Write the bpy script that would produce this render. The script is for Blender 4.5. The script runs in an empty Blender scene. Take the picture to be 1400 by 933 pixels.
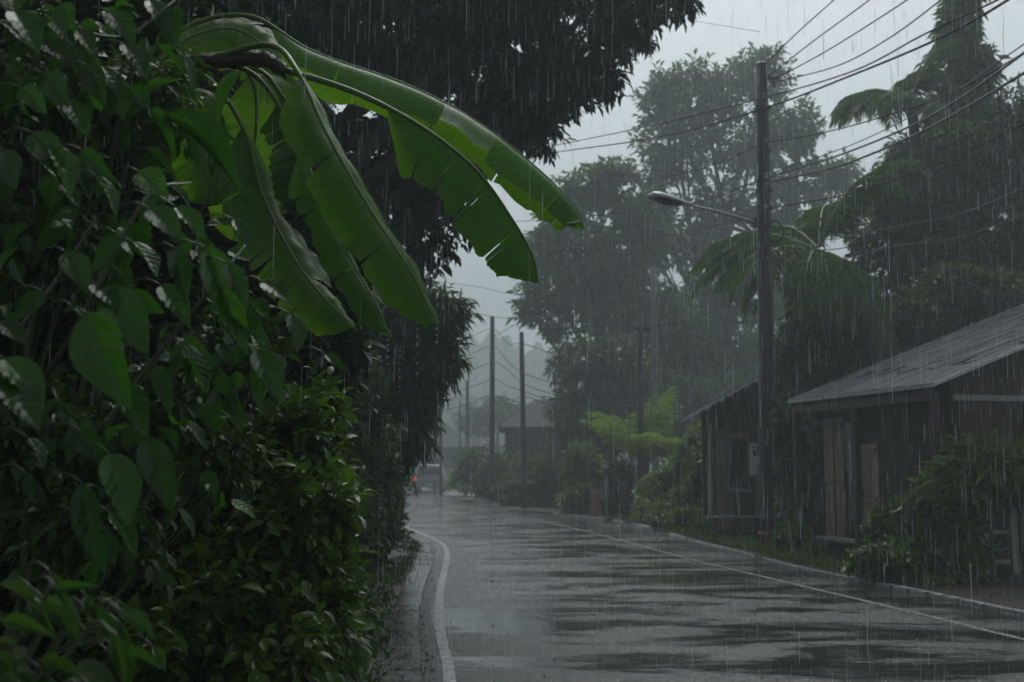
import bpy, math, random
import numpy as np
from mathutils import Vector

random.seed(11)
rng = np.random.default_rng(11)
S = bpy.context.scene
COL = S.collection
R = math.radians

# ------------------------------------------------------------------ camera numbers
FPX, CAMH = 1555.6, 1.5
TH = math.atan(171.5 / FPX)
ct, st = math.cos(TH), math.sin(TH)

def P(px, py, Y):
    """photo pixel + distance along the street -> world point"""
    x = (px - 700.0) / FPX
    y = (466.5 - py) / FPX
    dy, dz = ct - y * st, st + y * ct
    k = Y / dy
    return np.array([x * k, Y, CAMH + dz * k])

def G(px, py):
    """photo pixel -> point on the ground"""
    x = (px - 700.0) / FPX
    y = (466.5 - py) / FPX
    dy, dz = ct - y * st, st + y * ct
    k = -CAMH / dz
    return np.array([x * k, dy * k, 0.0])

def Mpx(px, Y):
    return px * Y / FPX

# ------------------------------------------------------------------ object helpers
def tag(o, label=None, cat=None, group=None, kind=None):
    if label: o['label'] = label
    if cat: o['category'] = cat
    if group: o['group'] = group
    if kind: o['kind'] = kind
    return o

def thing(name, label, cat, loc, group=None):
    o = bpy.data.objects.new(name, None)
    o.empty_display_size = 0.2
    COL.objects.link(o)
    o.location = [float(v) for v in loc]
    return tag(o, label, cat, group)

def mesh_from(name, V, Fc, smooth=False, attrs=None):
    V = np.asarray(V, dtype=np.float32)
    me = bpy.data.meshes.new(name)
    if isinstance(Fc, np.ndarray) and Fc.ndim == 2:
        n, k = Fc.shape
        me.vertices.add(len(V)); me.vertices.foreach_set('co', V.ravel())
        me.loops.add(n * k); me.loops.foreach_set('vertex_index', Fc.astype(np.int32).ravel())
        me.polygons.add(n)
        me.polygons.foreach_set('loop_start', (np.arange(n) * k).astype(np.int32))
        me.update(calc_edges=True)
    else:
        me.from_pydata(V.tolist(), [], [list(map(int, f)) for f in Fc])
        me.update()
    if smooth:
        me.polygons.foreach_set('use_smooth', np.ones(len(me.polygons), dtype=bool))
    if attrs:
        for an, av in attrs.items():
            a = me.attributes.new(an, 'FLOAT', 'POINT')
            a.data.foreach_set('value', np.asarray(av, dtype=np.float32))
    return me

def wloc(o):
    l = np.array(o.location)
    while o.parent is not None:
        o = o.parent
        l = l + np.array(o.location)
    return l

def build(name, VF, mat, parent=None, smooth=False, origin=None, attrs=None):
    V, Fc = VF[0], VF[1]
    V = np.asarray(V, dtype=np.float64)
    if parent is not None:
        V = V - wloc(parent)
    elif origin is not None:
        V = V - np.asarray(origin, dtype=np.float64)
    o = bpy.data.objects.new(name, mesh_from(name, V, Fc, smooth, attrs))
    COL.objects.link(o)
    if mat: o.data.materials.append(mat)
    if parent is not None: o.parent = parent
    elif origin is not None: o.location = [float(v) for v in origin]
    return o

def copy_tree(o, parent=None):
    c = o.copy(); COL.objects.link(c)
    if parent is not None: c.parent = parent
    for ch in list(o.children): copy_tree(ch, c)
    return c

class MB:
    def __init__(s): s.V = []; s.F = []; s.n = 0
    def add(s, V, Fc):
        V = np.asarray(V, dtype=np.float64)
        for f in Fc: s.F.append([int(i) + s.n for i in f])
        s.V.append(V); s.n += len(V); return s
    def box(s, c, size, rz=0.0, taper=1.0, rx=0.0, ry=0.0):
        hx, hy, hz = [v / 2 for v in size]
        v = np.array([[-hx,-hy,-hz],[hx,-hy,-hz],[hx,hy,-hz],[-hx,hy,-hz],
                      [-hx*taper,-hy*taper,hz],[hx*taper,-hy*taper,hz],[hx*taper,hy*taper,hz],[-hx*taper,hy*taper,hz]])
        if rx: v = v @ np.array([[1,0,0],[0,math.cos(rx),math.sin(rx)],[0,-math.sin(rx),math.cos(rx)]])
        if ry: v = v @ np.array([[math.cos(ry),0,-math.sin(ry)],[0,1,0],[math.sin(ry),0,math.cos(ry)]])
        c_, s_ = math.cos(rz), math.sin(rz)
        v = v @ np.array([[c_, s_, 0], [-s_, c_, 0], [0, 0, 1]])
        return s.add(v + np.asarray(c), [[3,2,1,0],[4,5,6,7],[0,1,5,4],[1,2,6,5],[2,3,7,6],[3,0,4,7]])
    def tube(s, pts, rad, n=8):
        V, Fc = tube(pts, rad, n); return s.add(V, Fc)
    def prism(s, poly, d):
        """closed polygon (3-D points) pushed along d"""
        p = np.asarray(poly, float); d = np.asarray(d, float); n = len(p)
        Fc = [list(range(n)), list(range(2*n-1, n-1, -1))]
        for i in range(n):
            j = (i + 1) % n
            Fc.append([i, i + n, j + n, j])
        return s.add(np.vstack([p, p + d]), Fc)
    def get(s):
        return (np.vstack(s.V), s.F)

def unit(v):
    v = np.asarray(v, float)
    return v / (np.linalg.norm(v, axis=-1, keepdims=True) + 1e-9)

def catmull(c, n):
    c = np.asarray(c, float)
    c = np.vstack([2*c[0]-c[1], c, 2*c[-1]-c[-2]])
    m = len(c) - 3
    out = []
    for t in np.linspace(0, m - 1e-6, n):
        i = int(t); f = t - i
        a, b, d, e = c[i], c[i+1], c[i+2], c[i+3]
        out.append(0.5*((2*b) + (-a+d)*f + (2*a-5*b+4*d-e)*f*f + (-a+3*b-3*d+e)*f**3))
    return np.array(out)

def tube(pts, rad, n=6):
    pts = np.asarray(pts, float); m = len(pts)
    rad = np.broadcast_to(np.asarray(rad, float), (m,)) if np.ndim(rad) == 0 else np.asarray(rad, float)
    T = unit(np.gradient(pts, axis=0))
    ref = np.array([0, 0, 1.0]) if abs(T[0][2]) < 0.8 else np.array([1.0, 0, 0])
    V = []
    for i in range(m):
        a = unit(np.cross(T[i], ref)); b = np.cross(T[i], a)
        for k in range(n):
            q = 2 * math.pi * k / n
            V.append(pts[i] + rad[i] * (math.cos(q) * a + math.sin(q) * b))
    Fc = []
    for i in range(m - 1):
        for k in range(n):
            k2 = (k + 1) % n
            Fc.append([i*n+k, i*n+k2, (i+1)*n+k2, (i+1)*n+k])
    Fc.append(list(range(n))[::-1]); Fc.append([(m-1)*n + k for k in range(n)])
    return np.array(V), Fc

# ------------------------------------------------------------------ materials
def newmat(name):
    m = bpy.data.materials.new(name); m.use_nodes = True
    nt = m.node_tree; nt.nodes.clear()
    out = nt.nodes.new('ShaderNodeOutputMaterial')
    return m, nt, out

def N(nt, typ, **kw):
    n = nt.nodes.new(typ)
    for k, v in kw.items():
        if k in n.inputs: n.inputs[k].default_value = v
        else: setattr(n, k, v)
    return n

def ramp(nt, stops):
    r = nt.nodes.new('ShaderNodeValToRGB')
    e = r.color_ramp.elements
    e[0].position, e[0].color = stops[0][0], (*stops[0][1], 1)
    e[1].position, e[1].color = stops[-1][0], (*stops[-1][1], 1)
    for p, c in stops[1:-1]:
        x = e.new(p); x.color = (*c, 1)
    return r

def leaf_mat(name, dark, mid, light, rough=0.28, trans=0.3, tcol=None, spec=0.5, bump=0.0, along=False):
    m, nt, out = newmat(name); L = nt.links.new
    geo = N(nt, 'ShaderNodeNewGeometry')
    tc = N(nt, 'ShaderNodeTexCoord')
    noi = N(nt, 'ShaderNodeTexNoise', Scale=1.7, Detail=3.0)
    L(tc.outputs['Object'], noi.inputs['Vector'])
    mx = N(nt, 'ShaderNodeMath', operation='MULTIPLY_ADD'); mx.inputs[1].default_value = 0.62
    L(geo.outputs['Random Per Island'], mx.inputs[0])
    mm = N(nt, 'ShaderNodeMath', operation='MULTIPLY_ADD'); mm.inputs[1].default_value = 0.9; mm.inputs[2].default_value = -0.24
    L(noi.outputs['Fac'], mm.inputs[0]); L(mm.outputs[0], mx.inputs[2])
    r = ramp(nt, [(0.0, dark), (0.5, mid), (0.92, light)])
    L(mx.outputs[0], r.inputs[0])
    col = r.outputs[0]
    fine = N(nt, 'ShaderNodeTexNoise', Scale=60.0, Detail=4.0)
    L(tc.outputs['Object'], fine.inputs['Vector'])
    hs = N(nt, 'ShaderNodeHueSaturation')
    fm = N(nt, 'ShaderNodeMapRange'); fm.inputs['To Min'].default_value = 0.7; fm.inputs['To Max'].default_value = 1.25
    L(fine.outputs['Fac'], fm.inputs['Value']); L(fm.outputs[0], hs.inputs['Value'])
    L(col, hs.inputs['Color']); col = hs.outputs[0]
    b = N(nt, 'ShaderNodeBsdfPrincipled', Roughness=rough, IOR=1.4)
    b.inputs['Specular IOR Level'].default_value = spec
    rr = N(nt, 'ShaderNodeMapRange'); rr.inputs['To Min'].default_value = rough * 0.6; rr.inputs['To Max'].default_value = rough * 1.6
    rn = N(nt, 'ShaderNodeTexNoise', Scale=25.0, Detail=3.0)
    L(tc.outputs['Object'], rn.inputs['Vector']); L(rn.outputs['Fac'], rr.inputs['Value']); L(rr.outputs[0], b.inputs['Roughness'])
    L(col, b.inputs['Base Color'])
    if bump or along:
        sp = N(nt, 'ShaderNodeTexNoise', Scale=22.0, Detail=5.0, Roughness=.7); L(tc.outputs['Object'], sp.inputs['Vector'])
        sr = N(nt, 'ShaderNodeMapRange'); sr.inputs['From Min'].default_value = .64; sr.inputs['From Max'].default_value = .72
        L(sp.outputs['Fac'], sr.inputs['Value'])
        bm = N(nt, 'ShaderNodeMix', data_type='RGBA'); bm.inputs[7].default_value = (.05, .04, .012, 1)
        L(sr.outputs[0], bm.inputs[0]); L(col, bm.inputs[6]); col = bm.outputs[2]; L(col, b.inputs['Base Color'])
    tr = N(nt, 'ShaderNodeBsdfTranslucent')
    mixc = N(nt, 'ShaderNodeMix', data_type='RGBA', blend_type='MULTIPLY')
    mixc.inputs[0].default_value = 1.0
    L(col, mixc.inputs[6]); mixc.inputs[7].default_value = (*(tcol or (2.2, 2.4, 1.0)), 1)
    L(mixc.outputs[2], tr.inputs['Color'])
    if along:
        at = N(nt, 'ShaderNodeAttribute', attribute_name='along')
        ml = N(nt, 'ShaderNodeMath', operation='MULTIPLY'); ml.inputs[1].default_value = 300.0
        L(at.outputs['Fac'], ml.inputs[0])
        n1 = N(nt, 'ShaderNodeTexNoise', noise_dimensions='1D', Scale=1.0, Detail=4.0); L(ml.outputs[0], n1.inputs['W'])
        sn = n1
        vm = N(nt, 'ShaderNodeMapRange'); vm.inputs['To Min'].default_value = .45; vm.inputs['To Max'].default_value = 1.55
        L(n1.outputs['Fac'], vm.inputs['Value'])
        hv = N(nt, 'ShaderNodeHueSaturation'); L(vm.outputs[0], hv.inputs['Value']); L(col, hv.inputs['Color'])
        L(hv.outputs[0], b.inputs['Base Color']); L(hv.outputs[0], mixc.inputs[6])
        nb = N(nt, 'ShaderNodeMath', operation='MULTIPLY_ADD'); nb.inputs[1].default_value = 0.5
        L(sn.outputs[0], nb.inputs[0]); L(rn.outputs['Fac'], nb.inputs[2])
        bp = N(nt, 'ShaderNodeBump', Strength=0.4, Distance=0.003)
        L(nb.outputs[0], bp.inputs['Height']); L(bp.outputs[0], b.inputs['Normal'])
    elif bump:
        bp = N(nt, 'ShaderNodeBump', Strength=bump, Distance=0.006)
        L(rn.outputs['Fac'], bp.inputs['Height'])
        vo = N(nt, 'ShaderNodeTexVoronoi', Scale=130.0); L(tc.outputs['Object'], vo.inputs['Vector'])
        vr = N(nt, 'ShaderNodeMapRange'); vr.inputs['From Min'].default_value = .32; vr.inputs['From Max'].default_value = .0
        L(vo.outputs['Distance'], vr.inputs['Value'])
        b3 = N(nt, 'ShaderNodeBump', Strength=.22, Distance=.002); L(vr.outputs[0], b3.inputs['Height']); L(bp.outputs[0], b3.inputs['Normal'])
        L(b3.outputs[0], b.inputs['Normal'])
    ms = N(nt, 'ShaderNodeMixShader'); ms.inputs[0].default_value = trans
    L(b.outputs[0], ms.inputs[1]); L(tr.outputs[0], ms.inputs[2])
    L(ms.outputs[0], out.inputs['Surface'])
    return m

def solid(name, c1, c2, rough=0.5, scale=8.0, stretch=(1, 1, 1), metal=0.0, bump=0.15, spec=0.5, detail=6.0, dist=0.01, rvar=0.4, pos=(.3, .7)):
    m, nt, out = newmat(name); L = nt.links.new
    tc = N(nt, 'ShaderNodeTexCoord'); mp = N(nt, 'ShaderNodeMapping'); mp.inputs['Scale'].default_value = stretch
    L(tc.outputs['Object'], mp.inputs['Vector'])
    noi = N(nt, 'ShaderNodeTexNoise', Scale=scale, Detail=detail, Roughness=0.62)
    L(mp.outputs[0], noi.inputs['Vector'])
    r = ramp(nt, [(pos[0], c1), (pos[1], c2)]); L(noi.outputs['Fac'], r.inputs[0])
    geo = N(nt, 'ShaderNodeNewGeometry')
    hs = N(nt, 'ShaderNodeHueSaturation')
    fm = N(nt, 'ShaderNodeMapRange'); fm.inputs['To Min'].default_value = 0.7; fm.inputs['To Max'].default_value = 1.3
    L(geo.outputs['Random Per Island'], fm.inputs['Value']); L(fm.outputs[0], hs.inputs['Value']); L(r.outputs[0], hs.inputs['Color'])
    b = N(nt, 'ShaderNodeBsdfPrincipled', Metallic=metal)
    b.inputs['Specular IOR Level'].default_value = spec
    L(hs.outputs[0], b.inputs['Base Color'])
    rr = N(nt, 'ShaderNodeMapRange'); rr.inputs['To Min'].default_value = rough * (1 - rvar); rr.inputs['To Max'].default_value = min(1, rough * (1 + rvar))
    L(noi.outputs['Fac'], rr.inputs['Value']); L(rr.outputs[0], b.inputs['Roughness'])
    bp = N(nt, 'ShaderNodeBump', Strength=bump, Distance=dist)
    L(noi.outputs['Fac'], bp.inputs['Height']); L(bp.outputs[0], b.inputs['Normal'])
    L(b.outputs[0], out.inputs['Surface'])
    return m

def wet_road(name):
    m, nt, out = newmat(name); L = nt.links.new
    tc = N(nt, 'ShaderNodeTexCoord')
    big = N(nt, 'ShaderNodeTexNoise', Scale=0.55, Detail=5.0, Roughness=0.6, Distortion=0.4)
    mp = N(nt, 'ShaderNodeMapping'); mp.inputs['Scale'].default_value = (0.55, 1.0, 1)
    L(tc.outputs['Object'], mp.inputs['Vector']); L(mp.outputs[0], big.inputs['Vector'])
    fine = N(nt, 'ShaderNodeTexNoise', Scale=70.0, Detail=6.0, Roughness=0.7)
    L(tc.outputs['Object'], fine.inputs['Vector'])
    base = ramp(nt, [(0.25, (0.016, 0.016, 0.017)), (0.75, (0.045, 0.045, 0.047))]); L(fine.outputs['Fac'], base.inputs[0])
    rr = ramp(nt, [(0.35, (0.03,)*3), (0.5, (0.07,)*3), (0.66, (0.15,)*3)]); L(big.outputs['Fac'], rr.inputs[0])
    b = N(nt, 'ShaderNodeBsdfPrincipled', IOR=1.9)
    L(base.outputs[0], b.inputs['Base Color']); L(rr.outputs[0], b.inputs['Roughness'])
    wv = N(nt, 'ShaderNodeTexNoise', Scale=20.0, Detail=5.0, Roughness=0.6)
    m2 = N(nt, 'ShaderNodeMapping'); m2.inputs['Scale'].default_value = (0.45, 1.0, 1)
    L(tc.outputs['Object'], m2.inputs['Vector']); L(m2.outputs[0], wv.inputs['Vector'])
    pa = N(nt, 'ShaderNodeTexNoise', Scale=1.1, Detail=9.0, Roughness=0.7, Distortion=.5)
    m3 = N(nt, 'ShaderNodeMapping'); m3.inputs['Scale'].default_value = (0.4, 1.0, 1); m3.inputs['Location'].default_value = (3.1, 1.7, 0)
    L(tc.outputs['Object'], m3.inputs['Vector']); L(m3.outputs[0], pa.inputs['Vector'])
    st_ = N(nt, 'ShaderNodeMapRange'); st_.inputs['From Min'].default_value = .43; st_.inputs['From Max'].default_value = .55
    st_.inputs['To Min'].default_value = .03; st_.inputs['To Max'].default_value = 1.0
    L(pa.outputs['Fac'], st_.inputs['Value'])
    b1 = N(nt, 'ShaderNodeBump', Distance=0.026); L(wv.outputs['Fac'], b1.inputs['Height']); L(st_.outputs[0], b1.inputs['Strength'])
    b2 = N(nt, 'ShaderNodeBump', Strength=0.2, Distance=0.004); L(fine.outputs['Fac'], b2.inputs['Height'])
    L(b1.outputs[0], b2.inputs['Normal']); L(b2.outputs[0], b.inputs['Normal'])
    L(b.outputs[0], out.inputs['Surface'])
    return m

M = {}
M['banana'] = leaf_mat('banana_leaf', (0.04933, 0.1231, 0.008072), (0.07046, 0.1668, 0.00922), (0.09155, 0.2027, 0.01153), rough=0.24, trans=0.58, spec=0.5, tcol=(2.6, 2.5, 0.9), along=True)
M['rib'] = leaf_mat('banana_rib', (0.052, 0.0936, 0.0176), (0.0728, 0.1352, 0.022), (0.0936, 0.156, 0.0264), rough=0.3, trans=0.1)
M['vine'] = leaf_mat('vine_leaf', (0.01236, 0.04055, 0.004171), (0.01922, 0.06759, 0.005562), (0.03774, 0.1172, 0.006953), rough=0.2, trans=0.38, bump=0.6, spec=0.42)
M['fore'] = leaf_mat('foreground_leaf', (0.01741, 0.0459, 0.007711), (0.0261, 0.06598, 0.01157), (0.0406, 0.08611, 0.0135), rough=0.3, trans=0.35)
M['shrub'] = leaf_mat('shrub_leaf', (0.02148, 0.04854, 0.004139), (0.03905, 0.08248, 0.005796), (0.07324, 0.1359, 0.009112), rough=0.24, trans=0.3, spec=.35)
M['hedge'] = leaf_mat('hedge_leaf', (0.01498, 0.03806, 0.007776), (0.02621, 0.0609, 0.01037), (0.0468, 0.09787, 0.01426), rough=0.3, trans=0.25, spec=.35)
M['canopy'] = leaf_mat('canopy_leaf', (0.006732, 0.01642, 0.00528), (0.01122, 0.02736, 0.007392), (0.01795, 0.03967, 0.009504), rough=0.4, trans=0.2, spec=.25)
M['farroof'] = solid('dull_far_roof', (0.06, 0.063, 0.066), (0.10, 0.104, 0.108), 0.9, 4, spec=.1)
M['far'] = leaf_mat('far_leaf', (0.05184, 0.0896, 0.0464), (0.07776, 0.1254, 0.05939), (0.1037, 0.1702, 0.07424), rough=0.5, trans=0.25)  # albedo raised so the colour carries part of the haze on distant trees
M['mid'] = leaf_mat('mid_leaf', (0.02846, 0.0541, 0.01486), (0.04658, 0.08176, 0.0198), (0.0841, 0.1323, 0.02772), rough=0.4, trans=0.25)
M['lime'] = leaf_mat('lime_leaf', (0.1062, 0.1623, 0.0306), (0.1593, 0.236, 0.03672), (0.2302, 0.3244, 0.05508), rough=0.35, trans=0.35)
M['garden'] = leaf_mat('garden_leaf', (0.04777, 0.0855, 0.01296), (0.07508, 0.1254, 0.0162), (0.1229, 0.1824, 0.0243), rough=0.35, trans=0.3)
M['palm'] = leaf_mat('palm_leaf', (0.0343, 0.07219, 0.02002), (0.05145, 0.105, 0.02803), (0.07963, 0.1444, 0.03504), rough=0.35, trans=0.25)
M['dead'] = leaf_mat('withered_leaf', (0.0144, 0.01056, 0.0048), (0.024, 0.0168, 0.00672), (0.0384, 0.0288, 0.0096), rough=0.35, trans=0.2)
M['bark'] = solid('bark', (0.02, 0.017, 0.014), (0.06, 0.052, 0.042), 0.5, 10, (1, 1, 0.25), bump=0.5, dist=0.02)
M['twig'] = solid('green_twig', (0.03, 0.04, 0.015), (0.06, 0.08, 0.025), 0.4, 20)
M['road'] = wet_road('wet_asphalt')
M['paint'] = solid('worn_road_paint', (0.035, 0.035, 0.035), (0.33, 0.33, 0.325), 0.25, 16, bump=0.3, pos=(.36, .50))
M['kerbwhite'] = solid('worn_white_kerb', (0.06, 0.06, 0.058), (0.45, 0.45, 0.44), 0.3, 9, bump=0.4, pos=(.36, .56))
M['concrete'] = solid('wet_concrete', (0.07, 0.07, 0.068), (0.24, 0.24, 0.235), 0.14, 9, bump=0.35, rvar=0.8)
M['gutter'] = solid('dark_gutter', (0.012, 0.012, 0.012), (0.035, 0.035, 0.034), 0.25, 30, bump=0.6)
M['soil'] = solid('wet_soil', (0.012, 0.010, 0.007), (0.035, 0.028, 0.02), 0.35, 5, bump=0.6, dist=0.04)
M['ground'] = solid('damp_ground', (0.015, 0.018, 0.01), (0.04, 0.045, 0.022), 0.5, 3, bump=0.5, dist=0.04)
M['hill'] = solid('hill_wood', (0.02, 0.035, 0.02), (0.05, 0.07, 0.04), 0.9, 0.12, bump=0.8, dist=4.0)
M['pole'] = solid('weathered_pole', (0.007, 0.006, 0.006), (0.03, 0.027, 0.025), 0.45, 9, (3, 3, 0.12), bump=0.6, dist=0.02)
M['cpole'] = solid('pale_concrete_pole', (0.07, 0.073, 0.073), (0.13, 0.133, 0.133), 0.5, 6, (2, 2, 0.3))
M['cable'] = solid('black_cable', (0.006, 0.006, 0.007), (0.014, 0.014, 0.015), 0.7, 3, bump=0.0, spec=.15)
M['cablegrey'] = solid('grey_cable', (0.06, 0.063, 0.066), (0.12, 0.123, 0.126), 0.5, 3, bump=0.0, spec=.3)
M['steel'] = solid('galvanised_steel', (0.3, 0.31, 0.32), (0.45, 0.46, 0.47), 0.3, 12, metal=0.6, bump=0.05)
M['blackmetal'] = solid('black_metal', (0.012, 0.012, 0.013), (0.03, 0.03, 0.032), 0.4, 10)
M['wood'] = solid('dark_timber', (0.026, 0.015, 0.010), (0.08, 0.05, 0.034), 0.6, 7, (4, 4, 0.25), bump=0.5, spec=.25)
M['woodwarm'] = solid('brown_boards', (0.13, 0.085, 0.055), (0.28, 0.19, 0.13), 0.55, 8, (4, 4, 0.3), bump=0.3)
M['woodpale'] = solid('pale_grey_timber', (0.16, 0.15, 0.14), (0.32, 0.3, 0.28), 0.5, 7, (4, 4, 0.3), bump=0.3)
M['roof'] = solid('grey_roof_sheet', (0.02, 0.024, 0.03), (0.10, 0.113, 0.13), 0.26, 3, (.35, 7, .35), bump=0.1, rvar=0.7)
M['roofedge'] = solid('roof_edge_metal', (0.22, 0.23, 0.24), (0.4, 0.41, 0.42), 0.3, 9, metal=0.3)
M['white'] = solid('off_white_paint', (0.5, 0.5, 0.49), (0.68, 0.68, 0.67), 0.4, 10)
M['wall'] = solid('grey_render', (0.2, 0.21, 0.21), (0.32, 0.33, 0.33), 0.7, 2)
M['darkwall'] = solid('dark_render', (0.05, 0.052, 0.052), (0.1, 0.1, 0.1), 0.7, 2)
M['terracotta'] = solid('terracotta', (0.2, 0.075, 0.035), (0.32, 0.13, 0.06), 0.5, 10)
M['orange'] = solid('orange_paint', (0.16, 0.055, 0.035), (0.25, 0.085, 0.05), 0.45, 8)
M['glass'] = solid('dark_glass', (0.01, 0.012, 0.013), (0.02, 0.022, 0.024), 0.08, 3, bump=0.0)
M['carwhite'] = solid('white_car_paint', (0.2, 0.21, 0.22), (0.27, 0.28, 0.29), 0.35, 3, bump=0.0)
M['cardark'] = solid('dark_car_paint', (0.06, 0.055, 0.055), (0.1, 0.09, 0.09), 0.25, 3, bump=0.0)
M['rubber'] = solid('tyre_rubber', (0.012, 0.012, 0.012), (0.022, 0.022, 0.022), 0.7, 20)
M['scroll'] = solid('blue_grey_scrollwork', (0.1, 0.13, 0.15), (0.2, 0.24, 0.26), 0.4, 15)

def lamp_mat(name, col, strength):
    m, nt, out = newmat(name)
    e = N(nt, 'ShaderNodeEmission'); e.inputs[0].default_value = (*col, 1); e.inputs[1].default_value = strength
    nt.links.new(e.outputs[0], out.inputs['Surface']); return m
M['taillight'] = lamp_mat('lit_tail_light', (1.0, 0.08, 0.06), .8)

def water_mat():
    m, nt, out = newmat('rain_water'); L = nt.links.new
    b = N(nt, 'ShaderNodeBsdfPrincipled', Roughness=0.15)
    b.inputs['Base Color'].default_value = (0.75, 0.78, 0.8, 1)
    t = N(nt, 'ShaderNodeBsdfTranslucent'); t.inputs[0].default_value = (0.8, 0.83, 0.85, 1)
    mx = N(nt, 'ShaderNodeMixShader'); mx.inputs[0].default_value = 0.5
    L(b.outputs[0], mx.inputs[1]); L(t.outputs[0], mx.inputs[2]); L(mx.outputs[0], out.inputs['Surface'])
    return m
M['water'] = water_mat()
M['film'] = solid('water_film', (.03, .03, .032), (.05, .05, .052), .08, 5, bump=0.0, spec=1.0)

# ------------------------------------------------------------------ leaves
def tmpl_quad():
    return (np.array([[0,0,0],[.42,-.5,.10],[1,0,-.08],[.42,.5,.10]]), np.array([[0,1,2],[0,2,3]]))
def tmpl_mid():
    V = np.array([[0,0,0],[.28,-.42,.07],[.28,0,0],[.28,.42,.07],[.62,-.40,.03],[.62,0,-.04],[.62,.40,.03],[1,0,-.2]])
    Fc = np.array([[0,1,2],[0,2,3],[1,4,5],[1,5,2],[2,5,6],[2,6,3],[4,7,5],[5,7,6]])
    return V, Fc
def tmpl_hi(droop=0.3, broad=1.0, quilt=0.012, fold=0.16):
    nu, nv = 37, 11
    us = np.linspace(0, 1, nu); vs = np.linspace(-1, 1, nv)
    V = []
    for u in us:
        f = (math.sin(math.pi * min(1, u ** 0.62)) ** 0.85 if 0 < u < 1 else 0.0)
        f = max(f, 0.006)
        for v in vs:
            q = quilt * math.sin(2 * math.pi * (u * 6.5 - abs(v) * 1.6)) * min(1, abs(v) * 3) * f * min(1, max(0, u - .12) * 4)
            V.append([u + 0.10 * abs(v) * f * (1 - u) - 0.14 * abs(v) ** 2 * f * max(0, 0.3 - u), v * f * 0.5 * broad,
                      fold * abs(v) * f - droop * u * u + q + 0.02 * math.sin(9 * u + 3 * v) * abs(v)])
    Fc = []
    for i in range(nu - 1):
        for j in range(nv - 1):
            a = i * nv + j
            Fc.append([a, a + 1, a + nv + 1, a + nv])
    return np.array(V), np.array(Fc)
TH3 = tmpl_hi(0.16, 1.1, .03, .05)
TQ, TM, TH1, TH2 = tmpl_quad(), tmpl_mid(), tmpl_hi(0.12, .95, .02, .12), tmpl_hi(0.3, 0.75, 0.014, 0.2)

def leaves(pos, d, nrm, L, W, T):
    d = unit(d); s = unit(np.cross(nrm, d)); n = np.cross(d, s)
    tv, tf = T; k = len(pos)
    L = np.broadcast_to(L, (k,)); W = np.broadcast_to(W, (k,))
    V = (pos[:, None, :] + (tv[None, :, 0] * L[:, None])[..., None] * d[:, None, :]
         + (tv[None, :, 1] * W[:, None])[..., None] * s[:, None, :]
         + (tv[None, :, 2] * L[:, None])[..., None] * n[:, None, :])
    Fc = tf[None] + (np.arange(k) * len(tv))[:, None, None]
    return V.reshape(-1, 3), Fc.reshape(-1, tf.shape[1])

def sprigs(p, d, n, slen, droop=0.4, spread=0.9, up=(0, 0, 1)):
    """n leaves along a twig starting at p in direction d"""
    k = len(p); d = unit(d)
    ref = rng.normal(size=(k, 3)); s = unit(np.cross(d, ref)); t = np.cross(d, s)
    pos, dr, nm = [], [], []
    for i in range(n):
        a = i * 2.4 + rng.normal(0, 0.4, k)
        side = np.cos(a)[:, None] * s + np.sin(a)[:, None] * t
        f = (i + 0.6) / n
        pos.append(p + d * (slen * f)[:, None] if np.ndim(slen) else p + d * (slen * f))
        q = d * (0.55 + 0.4 * f) + side * spread * (1.1 - 0.55 * f) + np.array([0, 0, -droop]) + rng.normal(0, 0.18, (k, 3))
        dr.append(q)
        nm.append(np.array(up)[None] + rng.normal(0, 0.45, (k, 3)) + d * 0.2)
    return np.concatenate(pos), np.concatenate(dr), np.concatenate(nm)

def clump_points(clumps, n, shell=0.55, gap=0.0):
    """points and outward directions over ellipsoid clumps (centre, radii)"""
    w = np.array([(c[1][0]*c[1][1] + c[1][1]*c[1][2] + c[1][0]*c[1][2]) * (c[2] if len(c) > 2 else 1) for c in clumps]); w = w / w.sum()
    cnt = np.maximum(3, (w * n).astype(int))
    ps, ds = [], []
    for c, m in zip(clumps, cnt):
        u = unit(rng.normal(size=(m, 3)))
        # lumpy outline so no clump reads as a ball
        a = rng.normal(size=(4, 3)) * 2.4; ph = rng.uniform(0, 6.28, 4)
        lump = 1 + 0.13 * np.sin(u @ a.T + ph).sum(1)
        r = (shell + (1 - shell) * rng.random(m) ** 0.6) * lump
        ps.append(np.asarray(c[0]) + u * np.asarray(c[1]) * r[:, None]); ds.append(u)
    return np.concatenate(ps), np.concatenate(ds)

def CL(px, py, Y, rx, ry, rd=None, w=1.0):
    c = P(px, py, Y)
    a, b = Mpx(rx, Y), Mpx(ry, Y)
    return (c, (a, rd if rd else (a + b) / 2, b), w)

def foliage(clumps, n, L, W, T, nl=7, slen=None, droop=0.4, shell=0.5, lj=0.3, spread=0.9, keep=None):
    p, u = clump_points(clumps, n, shell)
    d = u + rng.normal(0, 0.45, u.shape) + np.array([0, 0, -droop * 0.4])
    slen = slen or L * 1.8
    pos, dr, nm = sprigs(p - unit(d) * slen * 0.6, d, nl, slen, droop, spread)
    if keep is not None:
        k = keep(pos); pos, dr, nm = pos[k], dr[k], nm[k]
    ll = L * (1 + lj * rng.normal(0, 1, len(pos))).clip(0.45, 1.7)
    return leaves(pos, dr, nm, ll, W * ll / L, T)

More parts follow.
